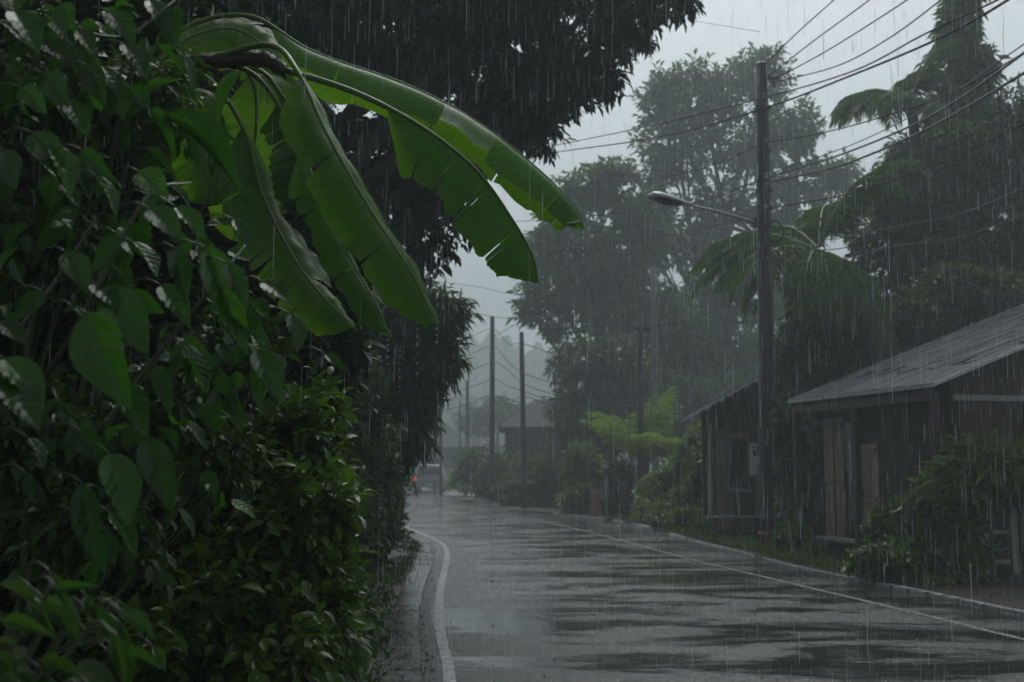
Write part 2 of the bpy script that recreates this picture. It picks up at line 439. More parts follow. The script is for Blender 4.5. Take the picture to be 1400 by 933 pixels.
def limbs(trunk, rad, clumps, nt=6, twig=0.012, start=0.45, wig=0.06):
    mb = MB()
    tp = catmull(trunk, 14); tr = np.interp(np.linspace(0, 1, 14), np.linspace(0, 1, len(rad)), rad)
    mb.tube(tp, tr, 10)
    for c in clumps:
        i = int(rng.integers(int(14 * start), 14))
        a = tp[i]; b = np.asarray(c[0]); L = np.linalg.norm(b - a)
        mid = (a + b) / 2 + np.array([0, 0, -0.1 * L]) + rng.normal(0, wig * L, 3)
        pp = catmull([a, mid, b], 8)
        r0 = min(tr[i] * 0.6, 0.02 + 0.03 * L)
        mb.tube(pp, np.linspace(r0, max(twig, r0 * 0.25), 8), 6)
        for k in range(nt):
            u = unit(rng.normal(size=3)); e = b + u * np.asarray(c[1]) * 0.85
            q = catmull([pp[rng.integers(4, 8)], (b + e) / 2 + rng.normal(0, 0.08, 3) * np.linalg.norm(c[1]), e], 5)
            mb.tube(q, np.linspace(max(twig, r0 * 0.22), twig * 0.5, 5), 4)
    return mb.get()

def tree(name, label, cat, trunk, rad, clumps, n, L, W, mat, T=TQ, group=None, nl=7, droop=0.4, shell=0.45, bark='bark', nt=6, twig=0.012, parts=('trunk', 'crown'), slen=None, start=0.45, keep=None, spread=.9, extra=(), boughs=()):
    root = thing(name, label, cat, trunk[0], group)
    tm = MB().add(*limbs(trunk, rad, clumps, nt, twig, start))
    for b in boughs: tm.tube(catmull(b, 14), np.linspace(.16, .04, 14), 8)
    build(parts[0], tm.get(), M[bark], root, True)
    build(parts[1], foliage(list(clumps) + list(extra), n, L, W, T, nl, slen, droop, shell, spread=spread, keep=keep), M[mat], root)
    return root

def frond_geo(base, d, length, droop, nleaf, L, W, sag=0.35):
    """one pinnate palm frond: rachis points and leaflets"""
    d = unit(d); n = 14
    pts = [np.asarray(base, float)]; v = d.copy()
    for i in range(n - 1):
        v = unit(v + np.array([0, 0, -droop / n * (0.4 + 1.6 * i / n)])); pts.append(pts[-1] + v * length / (n - 1))
    pts = np.array(pts); T = unit(np.gradient(pts, axis=0))
    mb = MB(); mb.tube(pts, np.linspace(0.022, 0.004, n) * length / 2.2, 5)
    k = nleaf; f = np.linspace(0.16, 0.99, k)
    pp = np.array([np.interp(f * (n - 1), np.arange(n), pts[:, j]) for j in range(3)]).T
    tt = unit(np.array([np.interp(f * (n - 1), np.arange(n), T[:, j]) for j in range(3)]).T)
    s = unit(np.cross(tt, np.array([0, 0, 1.0])) + 1e-4)
    ll = L * (0.45 + 0.75 * np.sin(np.pi * np.clip(f, 0, 1) ** 0.8)) * rng.uniform(0.85, 1.1, k)
    out = []
    for sg in (-1, 1):
        dd = tt * (0.45 + 0.5 * f[:, None]) + s * sg + np.array([0, 0, -sag]) + rng.normal(0, 0.09, (k, 3))
        nm = np.array([0, 0, 1.0]) + s * sg * 0.5 + rng.normal(0, 0.15, (k, 3))
        out.append(leaves(pp, dd, nm, ll, W, TM))
    for V, Fc in out: mb.add(V, Fc.tolist())
    return mb.get()

def palm(name, label, trunk, rad, nf, length, droop, nleaf, L, W, mat, group=None, tilt=(0.15, 0.95), cat='palm', azim=None):
    root = thing(name, label, cat, trunk[0], group)
    tp = catmull(trunk, 16); tr = np.interp(np.linspace(0, 1, 16), np.linspace(0, 1, len(rad)), rad)
    tr = tr * (1 + 0.07 * (np.arange(16) % 2))
    V, Fc = tube(tp, tr, 10); build('trunk', (V, Fc), M['bark'], root, True)
    for i in range(nf):
        a = i * 2.39996 + rng.uniform(-.3, .3) if azim is None else azim[i]
        e = tilt[0] + (tilt[1] - tilt[0]) * ((i * 0.618) % 1.0)
        d = np.array([math.cos(a) * math.cos(e), math.sin(a) * math.cos(e), math.sin(e)])
        build('frond', frond_geo(tp[-1] + d * rad[-1], d, length * rng.uniform(0.8, 1.1), droop, nleaf, L, W), M[mat], root)
    return root
#SECTION2
# ------------------------------------------------------------------ SETTING
def curve(pts):
    a = np.array(pts, float)
    def f(y):
        return np.interp(y, a[:, 0], a[:, 1])
    return f
def smooth_curve(pts, n=160):
    c = catmull(np.array([[p[1], p[0], 0] for p in pts], float), n)
    return curve([[q[1], q[0]] for q in c])
leftline = smooth_curve([(-4, 0.05), (2, -0.14), (7.9, -0.42), (10, -0.6), (11.6, -0.73), (14.5, -0.89), (18.4, -1.04), (20.8, -1.18), (22.9, -1.42), (25, -1.86), (28, -2.5), (35, -4.1), (50, -7), (75, -11.5), (110, -19)])
rightline = smooth_curve([(-4, 7.4), (3, 6.0), (10, 4.5), (11.55, 4.23), (14.4, 3.7), (18.8, 2.9), (23.3, 2.25), (29.2, 1.31), (34, 0.35)])
rightkerb = smooth_curve([(-4, 8.9), (5, 6.75), (8, 6.0), (11.55, 5.22), (14.1, 4.78), (17, 4.2), (20.5, 3.9), (24, 3.55), (29, 3.25), (33, 2.6), (37.6, 1.1), (42, -.2), (52, -2.0), (65, -4.2), (75, -6.4), (110, -13)])

def strip(ys, xa, xb, z):
    V = []; Fc = []
    for y, a, b in zip(ys, xa, xb):
        V += [[a, y, z], [b, y, z]]
    for i in range(len(ys) - 1):
        Fc.append([2*i, 2*i+1, 2*i+3, 2*i+2])
    return np.array(V), np.array(Fc)

# ground, far out to the horizon
ys = np.array([-30, 600.0])
tag(build('ground', (np.array([[-500,-40,-.02],[500,-40,-.02],[500,700,-.02],[-500,700,-.02]]), np.array([[0,1,2,3]])), M['ground']), kind='structure')
ys = np.linspace(-4, 110, 220)
tag(build('road', strip(ys, leftline(ys) - 0.08, rightkerb(ys), 0.0), M['road']), kind='structure')
yl = np.linspace(-4, 34, 150)
def ragged(y, amp, s):
    return amp * (np.sin(y * 11.3 + s) * 0.5 + np.sin(y * 29.1 + 2 * s) * 0.35 + np.sin(y * 5.7 + 3 * s) * 0.4)
yl = np.linspace(-4, 40, 700)
tag(build('road_marking', strip(yl, leftline(yl) - 0.045 + ragged(yl, .003, 1), leftline(yl) + 0.045 + ragged(yl, .003, 2), 0.004), M['paint']), kind='structure')
yr = np.linspace(-4, 32.5, 700)
tag(build('road_marking', strip(yr, rightline(yr) - 0.045 + ragged(yr, .006, 3), rightline(yr) + 0.04 + ragged(yr, .006, 4), 0.004), M['paint']), kind='structure')
# gutter and narrow paved edge on the left
yg = np.linspace(-4, 40, 120)
tag(build('gutter', strip(yg, leftline(yg) - 0.20, leftline(yg) - 0.081, 0.002), M['gutter']), kind='structure')
mb = MB(); y = -4.0
while y < 34:
    L = random.uniform(.34, .46)
    xa, xb = float(leftline(y + L/2)) - 0.47, float(leftline(y + L/2)) - 0.203
    sl = (float(leftline(y + L)) - float(leftline(y))) / L
    mb.box(((xa + xb) / 2, y + L / 2, 0.012 + random.uniform(-.004, .004)), (xb - xa, L - 0.012, 0.05), rz=-math.atan(sl))
    y += L
tag(build('pavement', mb.get(), M['concrete']), kind='structure')
# right kerb, short white-topped blocks
mb = MB(); y = 2.0
while y < 36:
    L = random.uniform(.8, 1.1)
    x0, x1 = float(rightkerb(y)), float(rightkerb(y + L))
    ang = -math.atan((x1 - x0) / L)
    if random.random() > 0.08:
        mb.box(((x0 + x1) / 2 + 0.06, y + L / 2, -0.015), (0.10, (L - 0.03) / math.cos(ang), 0.09), rz=ang)
    y += L
tag(build('kerb', mb.get(), M['kerbwhite']), kind='structure')

def relief(name, y0, y1, ny, offs, heights, edge, sgn, mat, amp):
    V = []; ysr = np.linspace(y0, y1, ny); k = len(offs)
    for y in ysr:
        for o, h in zip(offs, heights):
            x = float(edge(y)) + sgn * o
            V.append([x, y, h + amp * min(1, h * 3 + .2) * (math.sin(1.9*x + 1.3*y) * .5 + math.sin(4.1*y - 2.7*x) * .35 + rng.normal(0, .25)) * (o > 0.05)])
    Fc = []
    for i in range(ny - 1):
        for j in range(k - 1):
            a = i * k + j
            q = [a, a+1, a+k+1, a+k]
            Fc.append(q if sgn > 0 else q[::-1])
    return tag(build(name, (np.array(V), np.array(Fc)), M[mat], smooth=True), kind='structure')
relief('verge', -4, 40, 150, [0.125, 0.4, 0.8, 1.3, 2, 3.5, 8], [0.012, .02, .03, .045, .06, .06, .05], rightkerb, 1, 'soil', 0.02)
relief('shade_bank', -4, 45, 160, [0.475, 0.7, 1.0, 1.4, 1.9, 2.4, 3.2, 4.5, 7, 12, 25], [0.0, .03, .08, .3, .9, 1.6, 2.2, 2.5, 2.7, 2.9, 3.0], leftline, -1, 'soil', 0.06)  # added bank hidden behind the left foliage, blocks light for a dark backdrop

# hills: lumpy wooded ridges
def hill(px_z, Y, depth, name):
    xs = np.linspace(300, 1300, 200); V = []; nd = 16
    pts = np.array(px_z, float)
    for j in range(nd):
        v = j / (nd - 1); yy = Y + (v - 0.5) * depth
        fall = math.sin(math.pi * v) ** 0.7
        for x in xs:
            top = P(x, np.interp(x, pts[:, 0], pts[:, 1]), Y)
            h = (top[2]) * fall
            h += fall * (Y / 300) * (1.1 * math.sin(x * .11 + 3 * v) + .8 * math.sin(x * .29 + 5 * v) + rng.normal(0, .8))
            V.append([top[0], yy, max(h, -1)])
    n = len(xs); Fc = [[j*n+i, j*n+i+1, (j+1)*n+i+1, (j+1)*n+i] for j in range(nd-1) for i in range(n-1)]
    return tag(build(name, (np.array(V), np.array(Fc)), M['hill'], smooth=True), kind='structure')
hill([(300, 600), (480, 560), (560, 520), (610, 488), (640, 466), (665, 462), (700, 474), (745, 484), (850, 520), (950, 560), (1100, 590), (1300, 620)], 300, 160, 'hill')
hill([(300, 590), (560, 560), (620, 545), (690, 548), (760, 560), (900, 590), (1300, 620)], 170, 60, 'hill')

# ------------------------------------------------------------------ HOUSES
def frame(O, e, inn):
    O = np.array([*O, 0.0]); e = np.array([*e, 0.0]); inn = np.array([*inn, 0.0])
    return lambda s, t, z: O + e * s + inn * t + np.array([0, 0, z])

def obox(mb, f, s0, s1, t0, t1, z0, z1):
    c = [f(s0,t0,z0), f(s1,t0,z0), f(s1,t1,z0), f(s0,t1,z0), f(s0,t0,z1), f(s1,t0,z1), f(s1,t1,z1), f(s0,t1,z1)]
    mb.add(c, [[3,2,1,0],[4,5,6,7],[0,1,5,4],[1,2,6,5],[2,3,7,6],[3,0,4,7]])

def boards(f, s0, s1, t, z0, z1, w=0.16, th=0.025, top=None):
    """vertical boards on a wall that runs along s"""
    mb = MB(); s = s0
    while s < s1 - 0.01:
        b = min(s1, s + w * random.uniform(.85, 1.15))
        d = random.uniform(-.004, .004)
        zt = z1 if top is None else top((s + b) / 2)
        obox(mb, f, s + .003, b - .003, t + d, t + th + d, z0, zt); s = b
    return mb.get()

def sheets(f, s0, s1, t0, t1, zfun, w=0.2, mat='roof', lift=0.02):
    """roof of narrow sheets laid up the slope in broken lengths"""
    mb = MB(); s = s0
    while s < s1 - 0.02:
        b = min(s1, s + w * random.uniform(.8, 1.2)); t = t0; k = 0
        while t < t1 - 0.02:
            u = min(t1, t + random.uniform(.7, 1.7))
            h = random.uniform(0, .012) + (k % 2) * .008
            ex = 0.09 if u < t1 else 0
            za, zb = zfun(t), zfun(u + ex)
            th = 0.014
            c = [f(s,t,za+h+.012), f(b,t,za+h+.012), f(b,u+ex,zb+h-.004), f(s,u+ex,zb+h-.004)]
            c += [p + np.array([0,0,th]) for p in c]
            mb.add(c, [[3,2,1,0],[4,5,6,7],[0,1,5,4],[1,2,6,5],[2,3,7,6],[3,0,4,7]])
            t = u; k += 1
        s = b
    return mb.get()

# near house (wooden, grey sheet roof) ---------------------------------
e1, i1 = (.24, -.971), (.971, .24)
f1 = frame((4.76, 19.5), e1, i1)
SL = math.tan(R(21))
h1 = thing('wooden_house', 'dark wooden house with wide grey sheet roof nearest on the right roadside', 'house', f1(2, 3, 0))
EV = 2.6
zr = lambda t: EV + t * SL if t <= 5.2 else EV + (10.4 - t) * SL
ro = build('roof', sheets(f1, 0, 4.15, 0, 5.2, zr, 0.19), M['roof'], h1)
build('rear_roof_slope', sheets(f1, 0, 4.15, 5.2, 10.2, zr, 0.4), M['roof'], ro)
mb = MB()
obox(mb, f1, -.02, 4.16, -.03, -.005, EV - .025, EV + .02)
for s_ in (-.04, 4.155):
    a, b = f1(s_, -.03, EV - .02), f1(s_ + .03, -.03, EV - .02)
    up = np.array([0, 0, .05]); q = f1(s_ + .03, 5.2, EV + 5.2 * SL - .02); p = f1(s_, 5.2, EV + 5.2 * SL - .02)
    mb.add([a, b, q, p, a + up, b + up, q + up, p + up], [[3,2,1,0],[4,5,6,7],[0,1,5,4],[1,2,6,5],[2,3,7,6],[3,0,4,7]])
build('roof_edge', mb.get(), M['roofedge'], ro)
build('front_wall', boards(f1, .3, 3.78, .45, .02, EV + .1), M['wood'], h1)
fg = lambda s, t, z: f1(3.78, t, z) + np.array([*e1, 0]) * s   # helper for the end wall
fend = lambda s, t, z: f1(3.78 + t, s, z)
build('end_wall', boards(fend, .48, 9.5, 0, .02, 2.4, .17, .025, top=lambda s: min(zr(s), zr(10.4 - s)) - .06 if s < 5.2 else zr(s) - .06), M['wood'], h1)
fback = lambda s, t, z: f1(.3 - t, s, z)
build('end_wall', boards(fback, .48, 9.5, 0, .02, 2.4, .3, .025, top=lambda s: zr(s) - .06), M['wood'], h1)
build('back_wall', boards(f1, .3, 3.78, 9.5, .02, EV), M['wood'], h1)
mb = MB(); obox(mb, f1, .02, 4.1, .02, .10, EV - .20, EV - .075); build('eave_beam', mb.get(), M['wood'], h1)
for s_ in (.1, 2.0, 4.05):
    mb = MB(); obox(mb, f1, s_ - .045, s_ + .045, .05 - .04, .05 + .05, 0.02, EV - .2)
    build('post', mb.get(), M['wood'], h1)
# boarded shutters, door and dark opening on the front wall
def panel(s0, s1, z0, z1, name, mat, rails=3, parent=h1):
    o = build(name, boards(f1, s0, s1, .405, z0, z1, .13, .04), M[mat], parent)
    for k in range(rails):
        z = z0 + .1 + (z1 - z0 - .2) * k / (rails - 1)
        mb = MB(); obox(mb, f1, s0 + .02, s1 - .02, .375, .404, z - .035, z + .035)
        build('rail', mb.get(), M[mat], o)
    return o
panel(.38, .68, .25, 2.3, 'shutter', 'woodwarm'); panel(.74, 1.04, .25, 2.3, 'shutter', 'woodwarm')
d_ = panel(1.55, 2.0, .12, 1.85, 'door', 'woodwarm')
mb = MB(); obox(mb, f1, 1.60, 1.64, .34, .373, 1.0, 1.12); build('handle', mb.get(), M['blackmetal'], d_)
mb = MB(); obox(mb, f1, 1.08, 1.5, .40, .44, .2, 2.2); build('window', mb.get(), M['glass'], h1)  # dark glass panel stands in for the shade inside the opening
mb = MB()
obox(mb, f1, 1.05, 1.08, .38, .445, .15, 2.25); obox(mb, f1, 1.5, 1.53, .38, .445, .15, 2.25); obox(mb, f1, 1.05, 1.53, .378, .446, 2.2, 2.26)
build('window_frame', mb.get(), M['wood'], h1)
# pale weathered tie board and rails on the end wall
mb = MB(); obox(mb, fend, .5, 6, .03, .06, 2.42, 2.50); build('tie_board', mb.get(), M['woodpale'], h1)
for s_ in (.55, 1.6, 2.7):
    mb = MB(); obox(mb, fend, s_, s_ + .09, .03, .1, .02, 2.4); build('wall_stud', mb.get(), M['wood'], h1)

# second house, gable end facing the viewer -------------------------------
f2 = frame((3.62, 24.0), (.998, -.06), (.06, .998))
S2 = math.tan(R(29))
h2 = thing('wooden_house', 'small dark house with a steep eave and open corner post, beyond the tall pole', 'house', f2(2.3, 2, 0))
za = 2.48
z2 = lambda s: za + (s if s < 2.4 else 4.8 - s) * S2
f2r = lambda s, t, z: f2(t, s, z)
r2 = build('roof', sheets(f2r, 0, 3.6, 0, 2.4, z2, .25), M['roof'], h2)
build('rear_roof_slope', sheets(f2r, 0, 3.6, 2.4, 4.8, z2, .4), M['roof'], r2)
mb = MB()
for (sa, sb) in ((0, 2.4), (4.8, 2.4)):
    a = f2(sa, -.04, za - .03); b = f2(sb, -.04, za + 2.4 * S2 - .03); up = np.array([0, 0, .05]); dp = f2(0, .035, 0) - f2(0, 0, 0)
    mb.add([a, b, b + dp, a + dp, a + up, b + up, b + dp + up, a + dp + up], [[3,2,1,0],[4,5,6,7],[0,1,5,4],[1,2,6,5],[2,3,7,6],[3,0,4,7]])
build('roof_edge', mb.get(), M['steel'], r2)
build('gable_wall', boards(f2, .75, 4.2, .5, .02, 2.4, .18, .03, top=lambda s: z2(s) - .05), M['wood'], h2)
f2s = lambda s, t, z: f2(.75 + t, s, z)
build('side_wall', boards(f2s, .5, 3.4, 0, .02, 2.75, .2, .03), M['woodwarm'], h2)
for (s_, t_) in ((.62, .1), (.62, 1.8), (2.2, .1)):
    mb = MB(); obox(mb, f2, s_ - .06, s_ + .06, t_ - .06, t_ + .06, .02, z2(s_) - .02); build('post', mb.get(), M['wood'], h2)
o = build('window', (lambda m: (obox(m, f2, 1.0, 1.35, .462, .496, 1.05, 2.1), m.get())[1])(MB()), M['glass'], h2)
mb = MB()
obox(mb, f2, .93, .995, .44, .497, .98, 2.18); obox(mb, f2, 1.355, 1.42, .44, .497, .98, 2.18); obox(mb, f2, .93, 1.42, .438, .498, 2.11, 2.2); obox(mb, f2, .9, 1.45, .42, .498, .95, 1.04)
build('window_frame', mb.get(), M['woodwarm'], o)
build('corner_board', boards(f2, .76, 1.0, .46, .1, 2.3, .12, .035), M['woodwarm'], h2)
build('lower_panel', boards(f2, 1.5, 2.05, .45, .1, 2.0, .14, .045), M['woodwarm'], h2)

# narrow white notice strip with dark marks on the second house
ns = thing('notice_sign', 'narrow white upright sign strip with dark marks on the small house beyond the pole', 'sign', P(1030, 628, 23.9))
c = P(1030, 628, 23.9)
mb = MB(); mb.box(c, (.155, .02, .66)); mb.box(c + np.array([.125, 0.004, -.02]), (.09, .02, .19)); build('board', mb.get(), M['white'], ns)
for dx, dz, sx, sz in ((.02, .25, .07, .04), (.03, .12, .05, .11), (-.01, .18, .03, .03)):
    mb = MB(); mb.box(c + np.array([dx, -.013, dz]), (sx, .006, sz)); build('marking', mb.get(), M['blackmetal'], ns)

# benches ------------------------------------------------------------------
def bench(label, c, L, rz, h, W=.34):
    root = thing('bench', label, 'bench', (c[0], c[1], 0), 'roadside benches')
    c_, s_ = math.cos(rz), math.sin(rz)
    w = lambda a, b, z: np.array([c[0] + a * c_ - b * s_, c[1] + a * s_ + b * c_, z])
    mb = MB()
    for k in range(3): mb.box(w(0, (k - 1) * W / 3, h - .02), (L, W / 3 - .012, .04), rz=rz)
    build('seat', mb.get(), M['woodpale'], root)
    for sx in (-1, 1):
        for sy in (-1, 1):
            mb = MB(); mb.box(w(sx * (L/2 - .08), sy * (W/2 - .05), (h - .04) / 2 + .025), (.06, .06, h - .09), rz=rz); build('leg', mb.get(), M['wood'], root)
    mb = MB(); mb.box(w(0, 0, h * .4), (L - .1, .16, .05), rz=rz); build('stretcher', mb.get(), M['wood'], root)
    return root
bench('low pale-topped bench under the eave of the small house beyond the tall pole', (4.62, 23.5), .98, 0.08, .5)
bench('low pale-topped bench at the boarded front of the near wooden house', (5.24, 18.2), 1.25, math.atan2(-.971, .24), .37, .3)

# far buildings ------------------------------------------------------------------
def small_house(label, x0, x1, y0, y1, ze, zp, wall, name='house', hip=0.6, win=True):
    root = thing(name, label, 'house', ((x0 + x1) / 2, y0, 0))
    mb = MB(); mb.box(((x0+x1)/2, (y0+y1)/2, ze/2), (x1-x0-.6, y1-y0-.6, ze)); build('wall', mb.get(), M[wall], root)
    xm = (x0 + x1) / 2; hx = (x1 - x0) / 2 * hip
    ym = (y0 + y1) / 2
    v = [[x0,y0,ze],[x1,y0,ze],[x1,y1,ze],[x0,y1,ze],[xm-(x1-x0)/2+hx,ym,zp],[xm+(x1-x0)/2-hx,ym,zp]]
    v2 = [[a, b, c - .12] for a, b, c in v]
    Fc = [[0,1,5,4],[1,2,5],[2,3,4,5],[3,0,4],[6,10,11,7],[7,11,8],[8,11,10,9],[9,10,6],[0,6,7,1],[1,7,8,2],[2,8,9,3],[3,9,6,0]]
    build('roof', (np.array(v + v2), Fc), M['farroof'], root)
    if win:
        for fx in (.25, .6):
            mb = MB(); mb.box((x0 + .3 + (x1-x0-.6)*fx, y0 + .29, ze*.55), (.8, .04, .9)); w = build('window', mb.get(), M['glass'], root)
            mb = MB(); mb.box((x0 + .3 + (x1-x0-.6)*fx, y0 + .27, ze*.55 - .5), (1.0, .08, .08)); build('sill', mb.get(), M['white'], w)
    return root
small_house('far house with grey hipped roof half hidden by roadside trees and two poles', -.65, 5.4, 55, 61, 3.4, 4.9, 'darkwall')
small_house('dim far house beyond the parked white van, almost lost in the rain haze', -9.5, -3.4, 88, 96, 3.0, 5.0, 'darkwall')
small_house('small pale gabled shed showing above the far roadside bushes', -2.85, -1.75, 70, 74, 2.7, 3.5, 'white', 'shed', 0.98, False)
t = thing('boundary_wall', 'plain grey roadside wall right of the distant white van', 'wall', (-4.4, 76, 0))
mb = MB(); mb.box((-4.4, 76, .72), (2.2, .2, 1.44)); build('wall_face', mb.get(), M['wall'], t)
mb = MB(); mb.box((-4.4, 76, 1.49), (2.3, .3, .09)); build('coping', mb.get(), M['concrete'], t)

# gate and its posts ------------------------------------------------------------
gt = thing('garden_gate', 'weathered pale garden gate with scrollwork panel at the right edge', 'gate', (6.62, 15.6, 0))
for px, top in ((1334, 705), (1346, 688), (1384, 686), (1399, 690)):
    a = P(px, 700, 15.6); z1 = P(px, top, 15.6)[2]
    mb = MB(); w = .07 if px != 1384 else .085
    mb.box((a[0], 15.6, z1 / 2), (w, .08, z1)); mb.box((a[0], 15.6, z1 + .012), (w + .02, .1, .025))
    build('post', mb.get(), M['woodpale'], gt)
xa, xb = P(1350, 700, 15.6)[0], P(1380, 700, 15.6)[0]
for z in (.22, .62):
    mb = MB(); mb.box(((xa + xb) / 2, 15.6, z), (xb - xa - .04, .04, .06)); build('rail', mb.get(), M['woodpale'], gt)
mb = MB()
cx = (xa + xb) / 2
for sx in (-1, 1):
    for sz in (-1, 1):
        q = []
        for k in range(22):
            a = k / 21 * 4.6; r = .095 * (1 - k / 26)
            q.append([cx + sx * (.085 - r * math.cos(a)), 15.6, .42 + sz * (.08 - r * math.sin(a) * .9)])
        mb.tube(np.array(q), .011, 6)
build('scrollwork', mb.get(), M['scroll'], gt)

# ------------------------------------------------------------------ POLES
def pole(label, top, basepx, Y, r0, r1, mat='pole', arm=None, name='utility_pole', lean=None):
    a = P(basepx, 640, Y); b = P(top[0], top[1], Y)
    root = thing(name, label, 'pole', (a[0], Y, 0), 'utility poles')
    pts = [[a[0] + (b[0]-a[0]) * k / 7, Y, b[2] * k / 7] for k in range(8)]
    V, Fc = tube(np.array(pts), np.linspace(r0, r1, 8) * (1 + rng.normal(0, .015, 8)), 14)
    build('shaft', (V, Fc), M[mat], root, True)
    mb = MB(); mb.tube([b + [0, 0, -.01], b + [0, 0, .05]], [r1 * 1.08, r1 * .6], 12); build('cap', mb.get(), M['blackmetal'], root)
    if arm:
        for (dz, L, off) in arm:
            mb = MB(); mb.box(b + np.array([off, -r1 - .04, dz]), (L, .08, .09)); ar = build('crossarm', mb.get(), M['wood'], root)
            for k in (-.42, .42):
                mb = MB(); q = b + np.array([off + k * L, -r1 - .04, dz + .045])
                mb.tube([q, q + [0,0,.05], q + [0,0,.07], q + [0,0,.12]], [.02, .035, .025, .03], 8); build('insulator', mb.get(), M['concrete'], ar)
    return root, a, b
mp_root, ma, mbp = pole('tall dark weathered wooden pole that carries the street lamp', (1041, 88), 1049, 20.8, .165, .115)
# wire bracket, bands and a strap on the main pole
mb = MB(); q = P(1056, 107, 20.7); mb.box(q, (.24, .05, .05)); mb.box(q + [.02, 0, -.09], (.05, .05, .18)); build('bracket', mb.get(), M['blackmetal'], mp_root)
for py in (148, 205, 262, 285):
    c = P(1042 + (py - 88) * .012, py, 20.8); mb = MB(); mb.tube([c + [0,0,-.03], c + [0,0,.03]], [.155, .155], 14); build('band', mb.get(), M['blackmetal'], mp_root)
for py in (137, 151, 197, 245, 287):
    c = P(1042 + (py - 88) * .012, py, 20.8) + np.array([0, -.16, 0]); mb = MB()
    mb.tube([c + [0,.06,0], c + [0,-.05,0]], .016, 6); mb.tube([c + [0,-.05,-.06], c + [0,-.05,-.035], c + [0,-.05,-.01], c + [0,-.05,.01], c + [0,-.05,.035], c + [0,-.05,.06]], [.04,.045,.028,.028,.045,.04], 10)
    build('insulator', mb.get(), M['concrete'], mp_root, True)
c = P(1052, 320, 20.8)
q = [[c[0] + .05 + .17 * math.sin(a) * (.9 + .04 * math.sin(3 * a)), 20.8 - .19 - .012 * (a / 6.28), c[2] + .2 * math.cos(a)] for a in np.linspace(0, 18.8, 60)]
build('cable_coil', tube(np.array(q), .011, 6), M['cable'], mp_root, True)
q = [[ma[0] + .07 + (mbp[0] - ma[0]) * t, 20.8 - .165 + .03 * t, .05 + 4.6 * t] for t in np.linspace(0, 1, 12)]
build('conduit', tube(np.array(q), .024, 8), M['cablegrey'], mp_root, True)
pole('slim dark pole with a short crossarm beside the pale green palm', (875, 435), 875, 34.3, .12, .095, arm=[(-.35, .5, .05)])
pole('very tall pale concrete pole behind the slim dark pole', (893, 365), 897, 40, .13, .09, 'cpole')
pole('far pole right of the road with cables tangled at its head', (673, 434), 673, 50, .13, .1)
pole('far leaning pole just right of the cable-tangled one, in front of the hipped roof', (713, 456), 717, 42, .11, .085)
pole('short hazy pole far down the street', (639, 521), 639, 75, .14, .11)
pole('thin far pole showing at the hedge edge above the parked vehicles', (603, 480), 603, 62, .085, .07)
pole('faint distant pole just right of the white van', (594, 560), 595, 73, .13, .11)
pole('faint thin distant post between the short hazy pole and the hedge', (629, 548), 629, 80, .07, .06)

# street lamp on an upward arm
sl = thing('street_lamp', 'cobra-head street lamp on a thin arm clamped to the tall dark pole', 'street lamp', P(1033, 305, 20.72))
a0, a1 = P(1035, 305, 20.7), P(944, 281, 19.9)
mb = MB(); mb.tube(catmull([a0, (a0 + a1) / 2 + [0, 0, .02], a1], 8), .028, 8); build('arm', mb.get(), M['steel'], sl, True)
mb = MB(); mb.tube([a0 + [-.05, 0, -.09], a0 + [-.05, 0, .09]], .05, 8); build('clamp', mb.get(), M['blackmetal'], sl)
dv = unit(P(890, 268, 19.4) - a1); Lh = float(np.linalg.norm(P(889, 268, 19.4) - a1)); up = unit(np.cross(np.cross(dv, [0, 0, 1]), dv)); sd = np.cross(dv, up)
V = []; Fc = []; nu, nv = 14, 16
for i in range(nu):
    u = i / (nu - 1); w = .05 + .10 * math.sin(min(1, u * 1.25) * math.pi / 2) * (1 - max(0, (u - .85) / .15) ** 2 * .5)
    hh = .035 + .065 * math.sin(min(1, u * 1.3) * math.pi / 2) * (1 - max(0, (u - .8) / .2) ** 2 * .6)
    for k in range(nv):
        q = 2 * math.pi * k / nv
        zz = math.sin(q) * hh; zz = zz if zz > 0 else zz * .35
        V.append(a1 + dv * Lh * u + sd * math.cos(q) * w + up * zz)
for i in range(nu - 1):
    for k in range(nv):
        k2 = (k + 1) % nv; Fc.append([i*nv+k, i*nv+k2, (i+1)*nv+k2, (i+1)*nv+k])
Fc.append(list(range(nv))[::-1]); Fc.append([(nu-1)*nv+k for k in range(nv)])
hd = build('lamp_head', (np.array(V), Fc), M['steel'], sl, True)
V = []; Fc = []
for i in range(10):
    u = .28 + .68 * i / 9
    w = .125 * math.sin(math.pi * (i + .6) / 10.2) ** .4
    for k in range(9):
        q = math.pi * k / 8; V.append(a1 + dv * Lh * u + sd * math.cos(q) * w - up * (.025 + math.sin(q) * .075 * math.sin(math.pi * (i + .6) / 10.2) ** .5))
for i in range(9):
    for k in range(8): Fc.append([i*9+k, i*9+k+1, (i+1)*9+k+1, (i+1)*9+k])
build('lens', (np.array(V), Fc), M['glass'], hd, True)

